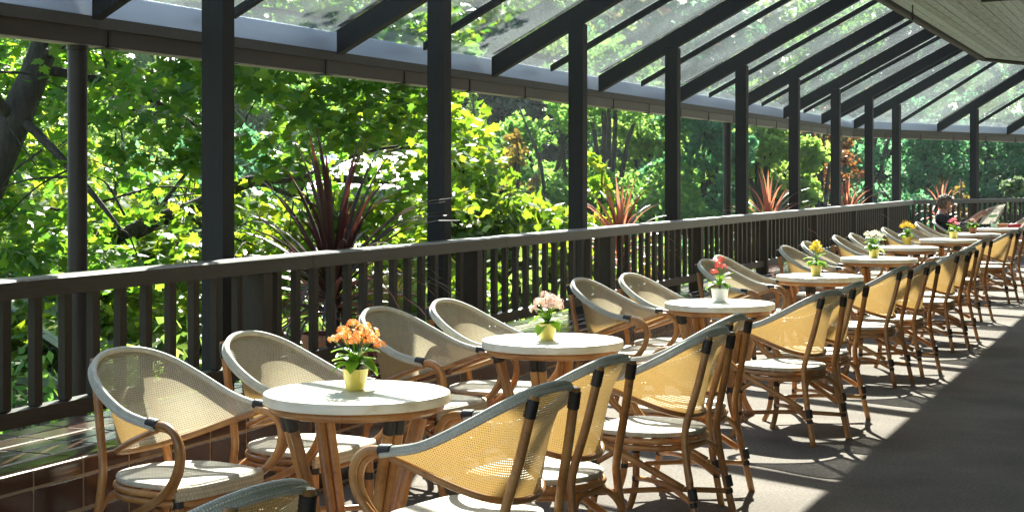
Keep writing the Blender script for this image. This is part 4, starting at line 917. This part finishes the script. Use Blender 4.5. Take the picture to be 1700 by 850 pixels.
# pale-roofed garden buildings glimpsed through the leaves
def building(name, x, y, Z, w_, d_, hz_eave, rise, rot, label):
    p = at(x, y, Z); g = terrain_h(p.x, p.y); root = empty(name, (p.x, p.y, g), rot); tag(root, label, 'building'); h = hz_eave - g
    MB().box((-w_ / 2, -d_ / 2, 0), (w_ / 2, d_ / 2, h - .14)).obj('wall', 'dark_wall', root)
    MB().box((-w_ / 2 - .25, -d_ / 2 - .25, h - .139), (w_ / 2 + .25, d_ / 2 + .25, h)).obj('fascia', 'grey_fascia', root)
    nseam = 8
    for s in (-1, 1):
        rf = MB(); a, b = w_ / 2 + .35, d_ / 2 + .35
        rf.v = [Vector(q) for q in ((-a, s * b, h + .002), (a, s * b, h + .002), (a, 0, h + rise), (-a, 0, h + rise), (-a, s * b, h + .05), (a, s * b, h + .05), (a, 0, h + rise + .05), (-a, 0, h + rise + .05))]
        rf.f = [(3, 2, 1, 0), (4, 5, 6, 7), (0, 1, 5, 4), (1, 2, 6, 5), (2, 3, 7, 6), (3, 0, 4, 7)]; ro = rf.obj('roof', 'pale_roof', root)
        for q in range(nseam + 1):
            xx = -a + .02 + (2 * a - .04) * q / nseam; MB().tube([(xx, s * b, h + .065), (xx, 0, h + rise + .065)], .018, 5).obj('roof_seam', 'pale_roof', ro)
    for q in range(3):
        wx = -w_ / 3 + q * w_ / 3; MB().box((wx - .4, -d_ / 2 - .03, h * .4), (wx + .4, -d_ / 2 - .002, h - .45), .01).obj('window', 'steel_brown', root)
building('garden_pavilion', 632, 330, 40, 2.6, 4, 1.22, .8, TH + .05, 'low garden pavilion with pale metal roof glimpsed between maple leaves')
building('garden_shed', 330, 470, 17.5, 5.5, 4.2, -.15, .85, TH + .9, 'small outbuilding with white seamed roof just below the railing')

# ================================================================== THE READER
def skinmesh(name, pts, edges, radii, mat, parent, sub=2, root=0):
    me = bpy.data.meshes.new(name); me.from_pydata([tuple(p) for p in pts], edges, []); ob = link(name, me, parent)
    ob.modifiers.new('s', 'SKIN'); sv = me.skin_vertices[0].data
    for i, r in enumerate(radii): sv[i].radius = r if isinstance(r, tuple) else (r, r); sv[i].use_root = (i == root)
    ob.modifiers[0].use_smooth_shade = True
    md = ob.modifiers.new('u', 'SUBSURF'); md.levels = md.render_levels = sub
    me.materials.append(MATS[mat]); return ob
def build_person(L, t, rz):
    root = empty('person', (-L, t, 0), rz); tag(root, 'person with short curly hair in a black top reading a newspaper in a chair', 'person')
    V = Vector; pts = []; ed = []; rad = []; HO = -.075; ZO = -.045
    def chain(ps, rs, start=None):
        prev = start
        for p, r in zip(ps, rs):
            pts.append(V(p)); rad.append(r); i = len(pts) - 1
            if prev is not None: ed.append((prev, i))
            prev = i
        return prev
    # +y is where the person looks; seat surface at .456
    pel = chain([(0, -.08, .56)], [(.15, .12)]); ch = chain([(0, -.13, .70), (0, -.18, .86), (0, -.19, .97)], [(.135, .11), (.15, .11), (.12, .085)], pel)
    nk = chain([(0, -.17, 1.03), (0, -.145, 1.065)], [.055, .05], ch)
    hd = chain([(0, -.05 + HO, 1.135 + ZO), (0, -.045 + HO, 1.19 + ZO), (0, -.055 + HO, 1.245 + ZO)], [(.062, .072), (.078, .09), (.058, .068)], nk)
    hands = []
    for s in (1, -1):
        kn = chain([(s * .09, .02, .545), (s * .11, .2, .545), (s * .115, .38, .535)], [.085, .078, .062], pel); ft = chain([(s * .115, .40, .30), (s * .115, .37, .10), (s * .115, .40, .045), (s * .12, .52, .03)], [.055, .042, .042, .035], kn)
        sh = chain([(s * .165, -.18, .955), (s * .22, -.05, .85), (s * .24, .09, .755)], [.055, .046, .040], ch); hnd = chain([(s * .22, .25, .875), (s * .195, .385, .985), (s * .188, .43, 1.005), (s * .18, .46, 1.015)], [.034, .026, (.026, .036), (.024, .038)], sh); hands.append((s, hnd))
    body = skinmesh('body', pts, ed, rad, 'skin', root)
    for s, _ in hands:                         # fingers curled over the paper edge, thumb in front
        for k in range(4):
            z = .998 - .017 * k; l = (.9, 1, .95, .75)[k]
            skinmesh('finger', [(s * .182, .455, z + .028), (s * .172, .49, z + .04), (s * .155, .515 + .005 * l, z + .04), (s * .13, .517, z + .036), (s * .112, .503, z + .034)], [(0, 1), (1, 2), (2, 3), (3, 4)], [.0095, .009, .0085, .008, .007], 'skin', body, 1)
        skinmesh('thumb', [(s * .175, .43, 1.015), (s * .15, .445, 1.04), (s * .125, .47, 1.048), (s * .11, .487, 1.046)], [(0, 1), (1, 2), (2, 3)], [.012, .011, .010, .008], 'skin', body, 1)
    # clothing
    pts, ed, rad = [], [], []
    def chain2(ps, rs, start=None):
        prev = start
        for p, r in zip(ps, rs):
            pts.append(V(p)); rad.append(r); i = len(pts) - 1
            if prev is not None: ed.append((prev, i))
            prev = i
        return prev
    a = chain2([(0, -.08, .55)], [(.17, .135)]); b = chain2([(0, -.13, .70), (0, -.18, .86), (0, -.19, .975), (0, -.175, 1.035)], [(.155, .128), (.168, .125), (.13, .096), (.07, .066)], a)
    for s in (1, -1): chain2([(s * .165, -.18, .955), (s * .218, -.06, .86), (s * .23, .01, .81)], [.074, .062, .056], 2)
    skinmesh('top', pts, ed, rad, 'black_cloth', root)
    pts, ed, rad = [], [], []; a = chain2([(0, -.08, .545)], [(.172, .13)])
    for s in (1, -1): chain2([(s * .09, .02, .545), (s * .11, .2, .547), (s * .115, .385, .535), (s * .115, .40, .30), (s * .115, .375, .11)], [.096, .09, .074, .068, .062], a)
    skinmesh('trousers', pts, ed, rad, 'pale_cloth', root)
    for s in (1, -1): skinmesh('shoe', [(s * .115, .36, .045), (s * .117, .43, .04), (s * .12, .53, .032)], [(0, 1), (1, 2)], [(.042, .045), (.043, .042), (.036, .03)], 'grey_cloth', root, 2)
    # face
    hx = MB().tube(crom([(0, .028 + HO, 1.205 + ZO), (0, .05 + HO, 1.18 + ZO), (0, .062 + HO, 1.165 + ZO), (0, .04 + HO, 1.155 + ZO)], 3), [.011, .013], 8); hx.obj('nose', 'skin', body, True)
    for s in (1, -1):
        e = MB().lathe([(.001, -.009), (.008, -.005), (.010, 0), (.008, .005), (.001, .009)], 10, (s * .03, .036 + HO, 1.197 + ZO)); e.obj('eye', 'dark_eye', body, True)
        MB().tube(crom([(s * .074, -.055 + HO, 1.16 + ZO), (s * .088, -.07 + HO, 1.18 + ZO), (s * .086, -.075 + HO, 1.21 + ZO), (s * .076, -.055 + HO, 1.208 + ZO)], 3), .009, 6).obj('ear', 'skin', body, True)
    MB().tube(crom([(-.022, .034 + HO, 1.133 + ZO), (0, .047 + HO, 1.136 + ZO), (.022, .034 + HO, 1.133 + ZO)], 3), .0065, 6).obj('mouth', 'lips', body, True)
    MB().tube([(0, .005 + HO, 1.098 + ZO), (0, .032 + HO, 1.108 + ZO)], [.03, .022], 8).obj('chin', 'skin', body, True)
    # curly short hair: lumpy cap plus locks
    h = MB(); n1, n2 = 22, 14; rng = random.Random(4)
    for j in range(n2 + 1):
        ph = math.pi * j / n2
        for i in range(n1):
            a = 2 * math.pi * i / n1; d = V((math.sin(ph) * math.cos(a), math.sin(ph) * math.sin(a), math.cos(ph))); front = d.y > .35 and d.z < .35
            rr = .7 if front else 1 + .07 * math.sin(7 * a + 3 * j) + .05 * math.sin(5 * ph + 2 * i); h.v.append(V((0, -.065 + HO, 1.205 + ZO)) + V((d.x * .098 * rr, d.y * .112 * rr, d.z * .105 * rr)))
    for j in range(n2):
        for i in range(n1): h.f.append((j * n1 + i, j * n1 + (i + 1) % n1, (j + 1) * n1 + (i + 1) % n1, (j + 1) * n1 + i))
    hair = h.obj('hair', 'hair', root, True); lk = MB()
    for k in range(240):
        d = V((rng.gauss(0, 1), rng.gauss(0, 1), rng.gauss(.25, 1))).normalized()
        if d.y > .4 and d.z < .45: continue
        p = V((0, -.065 + HO, 1.205 + ZO)) + V((d.x * .1, d.y * .112, d.z * .105)); tn = d.orthogonal().normalized(); tn.rotate(Matrix.Rotation(rng.uniform(0, 6.3), 3, d))
        lk.tube([p, p + d * .016 + tn * .014, p + d * .012 + tn * .034, p - d * .004 + tn * .044], [.007, .003], 5)
    lk.obj('curls', 'hair', hair, True)
    return root
PL, PT = 3.5, 25.6; prz = R(-93)
off = Vector((-math.sin(prz), math.cos(prz), 0)) * .29
build_person(PL - off.x, PT + off.y, prz)
# newspaper: two folded leaves held up, slightly curved
def build_paper():
    root = empty('newspaper', (-(PL - off.x), PT + off.y, 0), prz); tag(root, 'open newspaper held up by the reading person', 'newspaper')
    for s in (1, -1):
        m = MB(); nu, nv = 10, 10
        for k, th in ((0, 0), (1, .003)):
            for j in range(nv + 1):
                for i in range(nu + 1):
                    u, v = i / nu, j / nv; x = s * u * .185; y = .655 - .21 * u + .012 * math.sin(5 * u + 2 * v) + .13 * (v - .3) + th; z = .84 + .30 * v - .05 * u * v
                    m.uv[len(m.v)] = (1 - u if s < 0 else u, v); m.v.append(Vector((x, y, z)))
        q = (nu + 1) * (nv + 1)
        for j in range(nv):
            for i in range(nu):
                a = j * (nu + 1) + i; m.f += [(a, a + 1, a + nu + 2, a + nu + 1), (q + a + nu + 1, q + a + nu + 2, q + a + 1, q + a)]
        m.obj('sheet', 'newsprint', root, True)
build_paper()
bag = MB(); bag.box((-.13, -.06, 0), (.13, .06, .14), .03); ob = bag.obj('handbag', 'grey_cloth'); d = ontable(7, 1603, 385); ob.location = (-d['L'], d['t'], ZT); ob.rotation_euler = (0, 0, .6); bag2 = MB().tube(crom([(-.07, 0, .135), (-.05, 0, .19), (.05, 0, .19), (.07, 0, .135)], 4), .007, 6).obj('strap', 'grey_cloth', ob, True)
tag(ob, 'small dark grey bag on the table beside the terracotta pot', 'bag')


# ================================================================== HAZE over the garden
hz = MB().box((-330, -165, -8), (330, 490, 40)).mesh('haze', 'lawn'); hm = bpy.data.materials.new('haze_air'); hm.use_nodes = True
for nd in list(hm.node_tree.nodes):
    if nd.type != 'OUTPUT_MATERIAL': hm.node_tree.nodes.remove(nd)
pv = hm.node_tree.nodes.new('ShaderNodeVolumePrincipled'); pv.inputs['Color'].default_value = (0.85, 0.95, 0.95, 1); pv.inputs['Density'].default_value = 0.0003; pv.inputs['Anisotropy'].default_value = 0.3
hm.node_tree.links.new(pv.outputs[0], [n for n in hm.node_tree.nodes if n.type == 'OUTPUT_MATERIAL'][0].inputs['Volume'])
hz.materials.clear(); hz.materials.append(hm); ho = link('haze', hz); ho['kind'] = 'stuff'; ho['label'] = 'thin pale haze over the garden'
